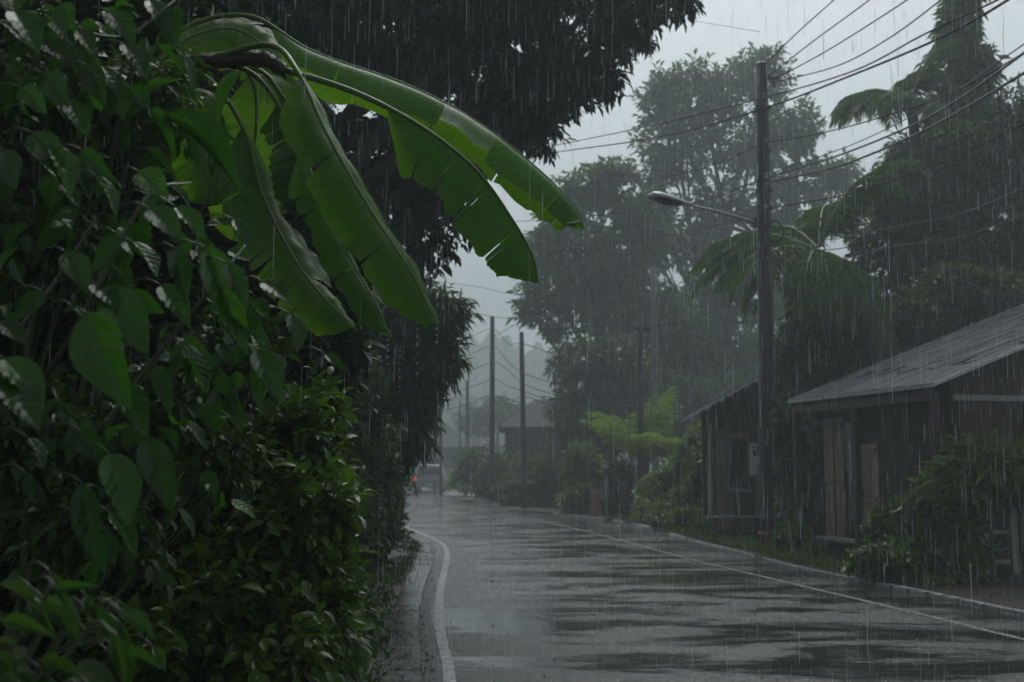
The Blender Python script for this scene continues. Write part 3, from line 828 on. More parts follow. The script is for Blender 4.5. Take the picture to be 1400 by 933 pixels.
# ------------------------------------------------------------------ CABLES
def cable(label, pts, r=.011, mat='cable', sagn=40):
    p = catmull([P(*q) for q in pts], sagn)
    o = build('power_cable', tube(p, r, 6), M[mat], None, True, origin=p[0])
    return tag(o, label, 'cable', 'overhead power cables')
PY = 20.75
cable('steepest of the thin cables fanning up from the tall pole top', [(1046, 88, PY), (1090, 45, 19), (1142, -2, 17), (1190, -52, 15)], .010)
cable('second steepest thin cable fanning up from the tall pole top', [(1050, 105, PY), (1110, 58, 18.5), (1190, -1, 16), (1240, -45, 14)], .010)
cable('third of four thin cables fanning up from the tall pole top', [(1052, 112, PY), (1130, 70, 18), (1242, -1, 15), (1290, -38, 13.5)], .010)
cable('lowest of four thin cables fanning up from the tall pole top', [(1052, 114, PY), (1140, 92, 18), (1210, 56, 16), (1284, 2, 14), (1330, -40, 13)], .010)
cable('upper of the two black cables that cross just below the pole top', [(700, 212, 40), (755, 200, 34), (900, 170, 25.5), (1040, 135, PY - .2), (1165, 98, 17), (1262, 48, 14.5), (1368, -2, 12.5), (1440, -45, 11.5)], .012)
cable('lower of the two black cables that cross just below the pole top', [(700, 221, 40), (757, 209, 34), (900, 188, 25.5), (1040, 150, PY - .2), (1165, 103, 17), (1290, 50, 14), (1388, -6, 12), (1450, -50, 11)], .016)
cable('cable sagging from mid pole across the right-hand palms', [(1044, 196, PY - .2), (1110, 185, 19), (1190, 165, 17), (1300, 128, 14.5), (1430, 55, 12)], .010)
cable('thick wet grey cable, upper of the shining pair in front of the right trees', [(1046, 244, PY - .2), (1140, 215, 18.5), (1240, 175, 16), (1320, 130, 14), (1420, 58, 12)], .016, 'cablegrey')
cable('thick wet grey cable, lower of the shining pair in front of the right trees', [(1046, 251, PY - .2), (1150, 226, 18.5), (1250, 185, 16), (1330, 142, 14), (1420, 88, 12)], .018, 'cablegrey')
cable('thin bright cable looping just above the shining pair at the right edge', [(1046, 240, PY - .2), (1170, 196, 18), (1290, 135, 15), (1360, 88, 13), (1430, 40, 12)], .008, 'cablegrey')
cable('dark cable crossing the dark foliage below the shining pair', [(1046, 286, PY - .2), (1150, 268, 18.5), (1240, 240, 16.5), (1330, 203, 14.5), (1430, 155, 12.5)], .011)
cable('long dark cable running left from mid pole behind the lamp', [(640, 306, 44), (760, 300, 36), (880, 288, 28), (960, 275, 24), (1040, 246, PY - .2)], .010)
cable('long drooping cable running left from above the lamp', [(700, 247, 40), (840, 249, 31), (920, 240, 26), (985, 222, 23), (1040, 197, PY - .2)], .009)
cable('faint cable passing under the lamp to the left', [(760, 345, 36), (900, 325, 28), (970, 310, 24), (1042, 296, PY - .2)], .008)
cable('deeply sagging cable from the slim pole up to the tall pole', [(878, 447, 34.5), (930, 442, 31), (985, 420, 26), (1042, 380, PY - .2)], .010)
cable('cable from the cable-tangled pole to the slim pole', [(673, 433, 50), (740, 441, 44), (810, 446, 39), (874, 446, 34.6)], .012)
cable('cable running left from the cable-tangled pole behind the hedge', [(560, 408, 70), (620, 422, 58), (673, 433, 50)], .012)
cable('high far cable crossing the pale sky above the cable-tangled pole', [(560, 380, 60), (650, 392, 48), (700, 402, 43), (780, 405, 40)], .010)
cable('faint topmost cable over the pale gap left of the tall tree', [(905, 18, 22), (945, 28, 22), (1040, 44, 20.8)], .004)
for k, (py0, py1, py2, nm) in enumerate([(310, 298, 236, 'uppermost'), (322, 312, 262, 'second'), (336, 326, 285, 'third'), (352, 338, 300, 'lowest')]):
    cable(nm + ' of the slack service cables over the near house trees', [(1047, py0, PY - .2), (1130, py0 + 6, 19), (1215, py1, 17.4), (1310, (py1 + py2) / 2 + 6, 15.8), (1430, py2 - 18, 13.5)], .008, 'cablegrey' if k % 2 else 'cable')
farw = [(446, 462, 480, 'first'), (470, 486, 520, 'second'), (492, 498, 535, 'third'), (515, 520, 545, 'fourth'), (537, 545, 552, 'fifth')]
for k, (p0, p1, p2, nm) in enumerate(farw):
    cable(nm + ' from the top of the cables slung between the two far roadside poles', [(604, p0 + 26, 62), (640, p0 + 16, 56), (673, p0 + 4, 50), (694, p1 + 8, 46), (715, p2 - 10, 42), (760, p2 + 6, 38)], .013)
cable('cable slanting up from the far leaning pole to the cable-tangled pole', [(673, 462, 50), (690, 452, 47), (713, 440, 43), (760, 420, 41)], .011)
cable('low cable stretched from the short hazy pole across the far roofs', [(560, 540, 86), (639, 546, 75), (673, 541, 50), (716, 552, 42)], .014)

# ------------------------------------------------------------------ SMALL ROADSIDE THINGS
o = thing('bollard', 'faded orange roadside post standing in the bushes left of the slim pole', 'post', P(815, 700, 34.5) * [1, 1, 0])
b = np.array(o.location)
mb = MB(); mb.box(b + [0, 0, .36], (.32, .25, .72), taper=.9); build('body', mb.get(), M['orange'], o)
mb = MB(); mb.box(b + [0, 0, .76], (.36, .3, .07), taper=.8); build('cap', mb.get(), M['concrete'], o)
mb = MB(); mb.box(b + [0.02, 0, .04], (.5, .4, .08)); build('foot', mb.get(), M['concrete'], o)
o = thing('timber_post', 'thin pale upright post beside the faded orange roadside post', 'post', P(829, 700, 34.6) * [1, 1, 0])
b = np.array(o.location); mb = MB(); mb.box(b + [0, 0, .55], (.09, .09, 1.1)); build('shaft', mb.get(), M['woodpale'], o)
mb = MB(); mb.box(b + [0, 0, 1.12], (.12, .12, .04)); build('cap', mb.get(), M['woodpale'], o)
o = thing('clay_pot', 'round terracotta pot at the foot of the tall dark pole', 'pot', P(1048, 740, 20.45) * [1, 1, 0])
b = np.array(o.location) + [0, 0, .06]
mb = MB(); mb.tube([b, b + [0,0,.05], b + [0,0,.22], b + [0,0,.235], b + [0,0,.29], b + [0,0,.29], b + [0,0,.2]], [.08, .095, .125, .145, .145, .12, .11], 18); build('bowl', mb.get(), M['terracotta'], o, True)
mb = MB(); mb.tube([b + [0,0,.2], b + [0,0,.25]], [.11, .1], 14); build('soil', mb.get(), M['soil'], o)
o = thing('board_sign', 'low pale horizontal board on a thin stake by the far roadside bushes', 'sign', P(711, 690, 42) * [1, 1, 0])
b = np.array(o.location); z = P(711, 659, 42)[2]
mb = MB(); mb.box(b + [0, 0, z], (.95, .05, .12)); build('board', mb.get(), M['woodpale'], o)
mb = MB(); mb.box(b + [0.05, .05, z / 2], (.06, .05, z)); build('stake', mb.get(), M['wood'], o)

# ------------------------------------------------------------------ VEHICLES
def vehicle(label, x, y, W, Hh, Lc, mat, cat, van=True, lit=False):
    root = thing('parked_van' if van else 'dark_car', label, cat, (x, y, 0))
    prof = [(-.02, .35), (0, .75), (.06, .95), (.22 if not van else .12, Hh - .06), (.4, Hh), (Lc * .62, Hh), (Lc * .8, .95), (Lc, .8), (Lc, .35)]
    V = []; Fc = []
    xs = [-.5, -.46, -.3, 0, .3, .46, .5]
    for k, fx in enumerate(xs):
        for (yy, zz) in prof:
            tap = 1 - .16 * max(0, (zz - .9) / max(.1, Hh - .9)); ins = .03 * (abs(fx) == .5)
            V.append([x + fx * W * tap, y + yy + ins * (1 if yy < Lc / 2 else -1), zz - ins])
    n = len(prof)
    for i in range(len(xs) - 1):
        for j in range(n):
            j2 = (j + 1) % n; Fc.append([i*n+j, (i+1)*n+j, (i+1)*n+j2, i*n+j2])
    Fc.append(list(range(n))); Fc.append([(len(xs)-1)*n + j for j in range(n)][::-1])
    build('body', (np.array(V), Fc), M[mat], root, True)
    zt = Hh - .16; y_t = .1 if van else .19
    mb = MB(); c = [[x-.38*W,y+.035,1.0],[x+.38*W,y+.035,1.0],[x+.35*W,y+y_t-.035,zt],[x-.35*W,y+y_t-.035,zt]]
    mb.prism(c, (0, .02, 0)); build('rear_window', mb.get(), M['glass'], root)
    mb = MB(); mb.box((x, y - .06, .42), (W * .98, .14, .2)); build('bumper', mb.get(), M[mat], root)
    mb = MB(); mb.box((x, y - .145, .44), (.42, .02, .12)); build('number_plate', mb.get(), M['white'], root)
    for sx in (-1, 1):
        mb = MB(); mb.box((x + sx * W * .43, y - .01, .82), (.14, .07, .24)); build('tail_light', mb.get(), M['taillight'] if lit else M['orange'], root)
        for wy in (.75, Lc - .8):
            q = np.array([x + sx * (W / 2 - .1), y + wy, .31])
            mb = MB(); mb.tube([q + [-.1, 0, 0], q + [.1, 0, 0]], [.31, .31], 18); wh = build('wheel', mb.get(), M['rubber'], root, True)
            mb = MB(); mb.tube([q + [-.107, 0, 0], q + [.107, 0, 0]], [.19, .19], 14); build('rim', mb.get(), M['steel'], wh)
    return root
vehicle('white van parked down the street, seen from behind beside the grey wall', -4.95, 68, 1.7, 1.62, 3.9, 'carwhite', 'van', True)
vehicle('dark car with lit red tail light half behind the left hedge', -6.12, 63.5, 1.65, 1.5, 3.8, 'cardark', 'car', False, True)
# ------------------------------------------------------------------ BIG TREES
def gp(px, py, Y):
    p = P(px, py, Y); p[2] = 0; return p

def simple_trunk(px, Y, ztop, lean=0.0, x=None):
    g = gp(px, 700, Y)
    return [g, g + [lean * .3, 0, ztop * .35], g + [lean * .7, .1, ztop * .7], g + [lean, .2, ztop]]

YT = 16
tc = [CL(330,60,YT,100,90,1.5), CL(450,20,YT-1,110,90,1.5), CL(560,40,YT-1.5,110,90,1.5), CL(680,30,YT-1,110,80,1.5), CL(790,30,YT,80,65,1.2),
      CL(862,20,YT,50,45,.8), CL(925,-2,YT,30,26,.5), CL(620,150,YT+1,100,70,1.3), CL(722,130,YT,68,58,1.1), CL(798,108,YT-.3,45,42,.7), CL(836,108,YT,20,20,.3),
      CL(735,182,YT,34,28,.5), CL(560,230,YT,90,80,1.2), CL(608,300,YT,42,42,.7), CL(480,300,YT+.5,90,90,1.3), CL(575,345,YT,36,28,.5), CL(690,165,YT,55,40,.8),
      CL(650,-80,YT,170,80,2), CL(850,-70,YT,90,60,1.3), CL(420,-90,YT-1,160,90,2), CL(230,-20,YT,140,120,2), CL(200,150,YT,140,120,2), CL(350,220,YT,120,110,1.6), CL(700,-30,YT-2,120,70,1.4)]
over = [(np.array([x, y, z]), (2.0, 2.0, .9), .8) for x, y, z in ((-4.5,12,7.2),(-5,8.5,6.4),(-6.4,8,5.5),(-6.5,4,5),(-4.6,5.2,5.6),(-2.8,8.0,6.5),(-3.2,2.6,5.2))]  # unseen crown clumps, with their bough, added to shade the left foreground
tb = gp(400,700,YT)+[.5,-.3,6.3]
bough = [[tb, [-4.4,13.5,8.0], [-5.0,9,7.0], [-6.3,4,5.4]]]
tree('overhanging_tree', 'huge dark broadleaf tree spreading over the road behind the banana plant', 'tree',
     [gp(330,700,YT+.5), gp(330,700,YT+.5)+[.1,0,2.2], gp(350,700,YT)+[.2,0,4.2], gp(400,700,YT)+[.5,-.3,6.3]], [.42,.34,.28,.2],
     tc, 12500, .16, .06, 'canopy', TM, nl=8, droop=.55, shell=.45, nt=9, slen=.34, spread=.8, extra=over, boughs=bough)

T1 = [CL(960,130,58,72,52), CL(1040,100,58,45,42), CL(905,140,58,36,42), CL(925,205,58,50,42), CL(1030,190,58,70,55), CL(1096,180,58,30,42), CL(1110,245,58,55,30),
      CL(1152,238,58,26,24), CL(985,275,58,52,34), CL(900,275,58,26,34), CL(1060,290,58,48,34), CL(950,335,58,52,34), CL(1022,365,58,50,34), CL(890,340,58,34,40), CL(960,420,58,60,44),
      CL(1020,460,58,50,44), CL(1000,520,58,60,40), CL(1070,400,58,36,40), CL(1085,330,58,30,26), CL(900,240,58,26,20)]
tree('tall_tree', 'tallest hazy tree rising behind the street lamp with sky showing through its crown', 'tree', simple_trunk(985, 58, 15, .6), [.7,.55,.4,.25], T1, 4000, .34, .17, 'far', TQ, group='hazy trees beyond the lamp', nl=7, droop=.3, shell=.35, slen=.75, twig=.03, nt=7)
T2 = [CL(800,260,50,45,28), CL(838,236,50,36,20), CL(770,300,50,36,32), CL(860,285,50,36,26), CL(740,335,50,28,32), CL(800,345,50,58,42), CL(758,395,50,52,34), CL(850,380,50,46,42), CL(835,425,50,56,36),
      CL(900,440,50,56,46), CL(880,320,50,36,36), CL(725,425,50,22,18), CL(760,450,50,20,14)]
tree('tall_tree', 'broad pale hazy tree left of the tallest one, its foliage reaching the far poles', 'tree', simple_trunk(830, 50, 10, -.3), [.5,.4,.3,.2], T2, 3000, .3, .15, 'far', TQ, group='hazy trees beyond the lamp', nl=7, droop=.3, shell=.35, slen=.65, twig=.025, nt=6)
T3 = [CL(795,495,44,48,34), CL(845,490,44,40,34), CL(785,560,44,34,46), CL(830,560,44,52,52), CL(800,630,44,56,44), CL(880,580,44,40,46), CL(870,520,44,36,30)]
tree('roadside_tree', 'mid green rounded tree behind the slim dark pole and the hipped-roof house', 'tree', simple_trunk(815, 44, 4.2, .1), [.25,.22,.16,.1], T3, 3800, .17, .085, 'mid', TQ, nl=7, droop=.35, shell=.4, slen=.4, twig=.015)
T6 = [CL(650,575,92,26,20), CL(690,565,92,34,22), CL(720,575,92,26,18)]
tree('distant_tree', 'small distant tree in the haze behind the pale gabled shed', 'tree', simple_trunk(680, 92, 4.5), [.2,.18,.14,.1], T6, 900, .3, .16, 'mid', TQ, nl=6, slen=.6, twig=.02)
T7 = [CL(950,480,52,40,44), CL(1000,560,50,50,50), CL(940,560,48,46,44), CL(1060,520,52,50,60), CL(920,500,54,40,40)]
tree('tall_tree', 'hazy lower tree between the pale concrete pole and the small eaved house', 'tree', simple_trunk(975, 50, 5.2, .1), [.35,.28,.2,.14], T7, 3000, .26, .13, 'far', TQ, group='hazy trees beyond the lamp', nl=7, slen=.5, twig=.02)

# right-hand trees behind the houses
T4 = [CL(1322,-30,29,30,46), CL(1312,40,29,24,40), CL(1330,95,29,32,34), CL(1305,150,29,44,36), CL(1258,215,29,40,30), CL(1330,190,29,50,50), CL(1240,240,29,40,36), CL(1300,250,29,70,50)]
tree('slender_tree', 'slender dark tree with a tall columnar top cut by the upper frame edge', 'tree', simple_trunk(1312, 29, 11.5, .1), [.3,.26,.2,.1], T4, 3300, .26, .07, 'palm', TQ, nl=8, droop=.7, shell=.4, slen=.5, twig=.02)
T5 = [CL(1250,275,26,60,48), CL(1330,225,26,66,60), CL(1395,190,26,60,80), CL(1215,330,26,60,44), CL(1285,350,26,76,56), CL(1375,320,26,78,80), CL(1200,410,26,66,48), CL(1285,430,26,66,44), CL(1440,260,26,70,120), CL(1400,400,26,70,50)]
tree('spreading_tree', 'dense dark green tree filling the right side above the near house roof', 'tree', simple_trunk(1300, 26.5, 5.4, .3), [.4,.34,.26,.18], T5, 6500, .15, .068, 'hedge', TQ, nl=8, droop=.45, shell=.4, slen=.33, twig=.015)
T8 = [CL(1130,445,23.5,50,38), CL(1190,470,23,56,40), CL(1100,500,23,36,40), CL(1150,510,23,40,30), CL(1250,440,23,50,30), CL(1330,400,23,60,34), CL(1110,400,24.5,36,30)]
tree('young_tree', 'lower leafy tree just behind the near house roof, beside the tall pole', 'tree', simple_trunk(1150, 23.5, 3.2, .1), [.16,.14,.1,.07], T8, 3000, .15, .075, 'mid', TQ, nl=8, droop=.45, shell=.4, slen=.33, twig=.012)
palm('palm_tree', 'dark feathery palm whose fronds reach the tall pole from the right', [gp(1150,700,23), gp(1150,700,23)+[0.05,0,2], gp(1143,700,23)+[0,0,4.2], gp(1130,700,23)+[0,0,5.9]], [.17,.13,.12,.12], 30, 2.8, 1.5, 28, .62, .05, 'palm', tilt=(-.75, 1.25), group='dark palms behind the houses')
palm('palm_tree', 'tallest dark palm leaning fronds over the upper right sky', [gp(1295,700,27.5), gp(1295,700,27.5)+[0.05,0,3], gp(1280,700,27.5)+[0,0,7], gp(1268,700,27.5)+[0,0,10.6]], [.18,.15,.13,.13], 28, 2.1, 1.4, 26, .6, .055, 'palm', tilt=(-.75, 1.25), group='dark palms behind the houses')
palm('palm_tree', 'dark palm between the tallest palm and the pole palm, half sunk in leaves', [gp(1240,700,28), gp(1240,700,28)+[0.05,0,3], gp(1238,700,28)+[0,0,5], gp(1236,700,28)+[0,0,7.9]], [.17,.14,.12,.12], 24, 2.1, 1.4, 26, .55, .05, 'palm', tilt=(-.6, 1.25), group='dark palms behind the houses')
palm('palm_tree', 'pale lime green young palm behind the slim dark pole', [gp(884,700,34.9), gp(884,700,34.9)+[0,0,.5], gp(884,700,34.9)+[0,0,1.0], gp(884,700,34.9)+[0,0,1.7]], [.13,.11,.1,.1], 26, 2.15, .8, 17, .68, .055, 'lime', tilt=(.35, 1.4))

# roadside shrubs on the right -------------------------------------------------
def shrub(label, clumps, n, L, W, mat, T=TQ, name='shrub', group=None, cat='shrub', nl=7, droop=.3, twig=.006, slen=None, shell=.35, nt=4, keep=None, bx=0.0):
    c0 = np.mean([c[0] for c in clumps], axis=0)
    lo = min(c[0][2] - c[1][2] for c in clumps)
    b = np.array([c0[0] + bx, c0[1] + abs(bx) * .2, max(0, min(0, lo))])
    root = thing(name, label, cat, b, group)
    tp = [b, b + (c0 - b) * [.3, .3, .4], c0 * [1, 1, 0] + [0, 0, c0[2] * .8]]
    build('stem', limbs(tp, [.03 + .012 * c0[2], .02, .012], clumps, nt, twig, .2), M['twig'], root, True)
    build('foliage', foliage(clumps, n, L, W, T, nl, slen, droop, shell, keep=keep), M[mat], root)
    return root
GR = 'shrubs along the right roadside'
shrub('hazy dark bushes running along the far right bend under the hipped-roof house', [CL(650,640,54,34,26), CL(690,645,50,36,28), CL(725,650,47,34,28), CL(755,655,44,34,34), CL(672,665,50,26,20), CL(715,672,45,36,24)], 2600, .17, .085, 'mid', group=GR)
shrub('small yellow-green bush at the far end of the right bend', [CL(630,655,60,18,14), CL(645,662,58,16,12)], 500, .17, .085, 'lime', group=GR)
shrub('light green leafy bush beside the faded orange roadside post', [CL(795,640,37,28,34), CL(788,682,36,24,22), CL(805,655,37,20,24)], 1100, .16, .075, 'garden', group=GR)
shrub('brownish withered bush between the orange post and the slim pole', [CL(845,672,35.2,22,30), CL(850,650,35.2,18,18), CL(838,695,35,18,14)], 650, .14, .06, 'dead', group=GR)
shrub('dense green bush right of the slim dark pole', [CL(905,680,31,34,28), CL(930,668,31,34,34), CL(900,702,30,28,14), CL(945,690,29.5,28,24)], 1800, .14, .065, 'garden', group=GR)
shrub('tall leafy bush behind the open corner post of the small house', [CL(950,630,29,34,36), CL(1000,665,27,30,34), CL(970,650,28,30,40)], 1500, .15, .07, 'garden', group=GR)
shrub('low bright bush on the kerb edge before the small house', [CL(915,712,27.5,26,10), CL(945,712,26.5,28,16), CL(960,722,25.4,16,10)], 750, .11, .055, 'garden', group=GR)
shrub('low green bush at the foot of the tall pole beside the clay pot', [CL(1085,745,19.3,24,24), CL(1070,765,19,26,10), CL(1105,765,18.6,26,12)], 800, .10, .05, 'shrub', group=GR)
shrub('climbing leaves covering the gap between the pole and the boarded front', [CL(1080,570,20.6,24,34), CL(1088,640,20.4,22,46), CL(1086,700,20.2,20,36), CL(1100,600,20.2,18,30)], 1700, .11, .06, 'hedge', group=GR, droop=.6)
shrub('large dark bush at the near corner of the wooden house', [CL(1225,725,15.6,44,36), CL(1265,720,15.4,46,44), CL(1300,690,15.4,40,44), CL(1245,765,15,60,26), CL(1300,765,15,40,30), CL(1290,730,15.2,44,40)], 3300, .105, .055, 'shrub', group=GR, T=TM)
shrub('bright green rosette-leaved shrub rising beside the garden gate', [CL(1335,635,15.4,44,26), CL(1300,665,15.3,34,24), CL(1375,640,15.2,34,24), CL(1340,665,15.5,40,20), CL(1410,640,15.2,30,30)], 1100, .22, .062, 'garden', T=TM, group=GR, nl=9, droop=.35, slen=.12)
# grass tufts on the verge
def tuft_field(name, pts, L, W, mat, per=14):
    p = np.repeat(np.asarray(pts), per, axis=0) + rng.normal(0, .05, (len(pts) * per, 3)) * [1, 1, 0]
    d = rng.normal(0, .55, p.shape) + [0, 0, 1.0]
    V, Fc = leaves(p, d, rng.normal(size=p.shape) + [0, -.6, .2], L * rng.uniform(.5, 1.2, len(p)), W, TQ)
    return tag(build(name, (V, Fc), M[mat]), kind='stuff')
pts = []
for k in range(600):
    y = rng.uniform(11.5, 33); x = float(rightkerb(y)) + .15 + abs(rng.normal(0, .55))
    if y > 14.2: pts.append([x, y, .05])
tuft_field('grass', pts, .14, .012, 'garden')
pts = []
for k in range(1000):
    y = 2.5 + 24 * rng.random() ** 1.4; x = float(leftline(y)) - .5 - abs(rng.normal(0, .4)) - .02; pts.append([x, y, .03])
tuft_field('ground_cover', pts, .07, .025, 'hedge', per=6)

# ------------------------------------------------------------------ LEFT-HAND GREENERY
GL = 'hedge bushes on the left of the road'
def lim(off):
    return lambda p: p[:, 0] < leftline(p[:, 1]) - off + np.clip(p[:, 2] - 1.2, 0, 3) * .35 + rng.normal(0, .06, len(p))
shrub('farthest dark hedge bush on the left, at the bend of the road', [CL(520,470,25,56,60), CL(535,560,25,48,60), CL(522,640,25,44,56), CL(520,690,25,42,40), CL(470,560,25,70,120)], 3600, .15, .07, 'hedge', group=GL, keep=lim(.55), bx=-1.0)
bam = shrub('arching bamboo-like bush with long drooping leaf sprays over the left road edge', [CL(560,430,20,60,40), CL(602,432,20,38,28), CL(590,490,20,40,36), CL(550,520,20,44,56), CL(520,440,20.5,60,60), CL(560,570,20.5,30,60)], 2300, .24, .04, 'hedge', T=TM, group=GL, nl=7, droop=.65, slen=.45, shell=.3, bx=-1.6)
shrub('tall dark hedge bush left of the pavement bend, below the bamboo sprays', [CL(470,520,17.5,56,80), CL(492,620,17.5,50,70), CL(500,690,17.5,44,50), CL(498,735,17.2,42,34), CL(420,600,18,70,150)], 4200, .11, .055, 'hedge', group=GL, keep=lim(.55), bx=-1.0)
shrub('dark hedge bush halfway along the left pavement', [CL(420,470,13,70,80), CL(440,590,13,64,80), CL(455,690,13,62,64), CL(470,755,13,52,40), CL(340,560,13.5,80,160)], 4200, .095, .05, 'hedge', group=GL, keep=lim(.6), bx=-.8)
shrub('dark hedge bush low beside the nearest paved edge', [CL(400,560,9.6,70,80), CL(420,690,9.6,68,74), CL(440,780,9.4,64,60), CL(455,850,9.2,50,44), CL(300,640,10,90,160)], 4200, .08, .042, 'hedge', group=GL, keep=lim(.62), bx=-.6)
GB = 'dark bushes behind the vines'
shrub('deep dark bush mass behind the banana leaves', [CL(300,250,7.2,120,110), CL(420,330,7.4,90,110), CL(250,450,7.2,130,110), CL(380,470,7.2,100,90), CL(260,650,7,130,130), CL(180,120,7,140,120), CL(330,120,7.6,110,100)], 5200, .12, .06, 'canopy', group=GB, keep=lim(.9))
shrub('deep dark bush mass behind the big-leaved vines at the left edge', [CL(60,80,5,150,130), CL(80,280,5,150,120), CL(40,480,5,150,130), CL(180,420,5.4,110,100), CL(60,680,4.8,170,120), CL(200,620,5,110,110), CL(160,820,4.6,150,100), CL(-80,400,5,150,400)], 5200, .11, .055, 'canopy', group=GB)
# mid shrub with small bright leaves
keep_mid = lambda p: p[:, 0] < leftline(p[:, 1]) - .36 + np.clip(p[:, 2] - .9, 0, 3) * .12 + rng.normal(0, .05, len(p))
shrub('small-leaved bright green bush in the lower left, spilling toward the road edge', [CL(405,600,4.6,60,60,.35), CL(420,700,4.4,62,66,.35), CL(400,790,4.3,80,66,.35), CL(440,850,4.2,52,56,.3), CL(330,690,4.4,76,84,.4), CL(310,810,4.2,90,80,.4), CL(370,890,4.0,100,60,.35), CL(445,560,4.9,24,36,.2), CL(240,880,4.0,90,70,.35)], 2300, .06, .032, 'shrub', T=TM, name='small_leaved_bush', nl=7, droop=.25, twig=.0025, slen=.16, shell=.25, keep=keep_mid, nt=10)
# undergrowth hugging the bottom-left verge
shrub('low dark undergrowth at the foot of the bright small-leaved bush', [CL(480,880,5.4,46,30,.3), CL(510,905,6,34,20,.3), CL(450,915,4.6,60,30,.3), CL(500,840,7,30,24,.3)], 900, .06, .03, 'hedge', T=TM, group=GL, slen=.14, keep=lim(.52))

shrub('fine small-leaved creeper filling the dark gaps between the big vine leaves', [CL(60,330,3.1,90,70,.2), CL(40,600,3.0,90,90,.2), CL(220,560,3.2,80,70,.2), CL(330,480,3.4,60,70,.2), CL(190,130,3.3,90,60,.2), CL(120,720,2.9,90,60,.2), CL(60,120,3.1,90,80,.2), CL(300,620,3.6,50,70,.2)], 900, .042, .022, 'hedge', T=TM, name='fine_creeper', cat='vine', nl=7, droop=.5, twig=.0015, slen=.16, shell=.2, nt=8, bx=-.6)

# big-leaved climbing vines ----------------------------------------------------
def screen_leaves(lst, T, wf=.55, face=(.15, -.55, .72), jit=.3):
    pos, d, nm, L, W = [], [], [], [], []
    for (x0, y0, x1, y1, Y, *w) in lst:
        a = P(x0, y0, Y); b = P(x1, y1, Y - .02 * rng.random())
        l = np.linalg.norm(b - a); pos.append(a); d.append((b - a) / l + [0, -.25, 0]); nm.append(np.array(face) + rng.normal(0, jit, 3))
        L.append(l * .98); W.append(l * .92 * (w[0] if w else wf) * rng.uniform(.9, 1.1))
    return leaves(np.array(pos), np.array(d), np.array(nm), np.array(L), np.array(W), T)

def vine(label, keyl, clumps, n, L, stems, mat='vine', T=TH1, name='climbing_vine', group='big-leaved vines on the left', wf=.6, nl=4, join=False):
    c0 = clumps[0][0]
    b = np.array([c0[0], c0[1] + .1, 0.0])
    root = thing(name, label, 'vine' if name == 'climbing_vine' else 'plant', b, group)
    mb = MB()
    for s_ in stems:
        pp = catmull(([b + [-1.2, 2.2, 0]] if join else []) + [P(*q) for q in s_], 14); mb.tube(pp, np.linspace(.007, .003, 14), 6)
    for c in clumps:
        e = np.asarray(c[0]) + [-.05, .35, 0]; q = catmull([b + [-1.2, 2.2, 0], (b + e) / 2 + [-.75 + rng.normal(0, .12), 1.4, .15], e + [rng.normal(0, .1), 0, 0]], 10); mb.tube(q, np.linspace(.006, .003, 10), 5)
    mb2 = mb
    pos, u = clump_points(clumps, n, .4)
    dd = u * .6 + rng.normal(0, .3, u.shape) + [.15, -.15, -.35]
    p2, d2, n2 = sprigs(pos, dd, nl, L * 1.5, .7, .9, up=(.1, -.55, .75))
    Ls = L * rng.uniform(.4, 1.2, len(p2)); Ws = Ls * wf * rng.uniform(.8, 1.2, len(p2)); pick = rng.integers(0, 3, len(p2))
    Vs, Fs, off = [], [], 0
    for q_, tt in enumerate((T, TH2, TH3)):
        k_ = pick == q_
        v_, f_ = leaves(p2[k_], d2[k_], n2[k_], Ls[k_], Ws[k_], tt)
        Vs.append(v_); Fs.append(f_ + off); off += len(v_)
    V, Fc = np.vstack(Vs), np.vstack(Fs)
    # petioles
    V2, F2 = [], []
    if keyl:
        V3, F3 = screen_leaves(keyl, T, wf)
        Fc = np.vstack([Fc, F3 + len(V)]); V = np.vstack([V, V3])
        for (x0, y0, x1, y1, Y, *w) in keyl:
            a = P(x0, y0, Y); e = a + np.array([-.07 - .03 * rng.random(), .05, .015]) * (Y / 2.6)
            mb2.tube(catmull([a, (a + e) / 2 + [0, 0, .012], e], 5), [.0016, .002, .002, .0025, .003], 5)
    build('stem', mb2.get(), M['twig'], root, True)
    build('foliage', (V, Fc), M[mat], root, True)
    return root
key_top = [(20,15,66,78,2.4), (0,30,48,62,2.4), (85,5,105,62,2.5), (100,38,138,78,2.5), (150,15,192,66,2.6), (60,60,110,90,2.5), (205,0,246,66,2.8), (170,60,210,110,2.7), (235,10,245,66,2.8), (120,90,150,150,2.6), (5,205,28,264,2.3), (60,100,100,150,2.4), (30,120,70,160,2.4), (95,140,128,190,2.6)]
vine('dark glossy big-leaved vine hanging at the top left corner', key_top, [CL(60,60,2.8,90,60,.2), CL(160,60,2.9,70,50,.2), CL(30,180,2.8,60,50,.2)], 26, .095, [[(0,60,2.7),(80,40,2.6),(170,50,2.7),(240,0,2.8)]])
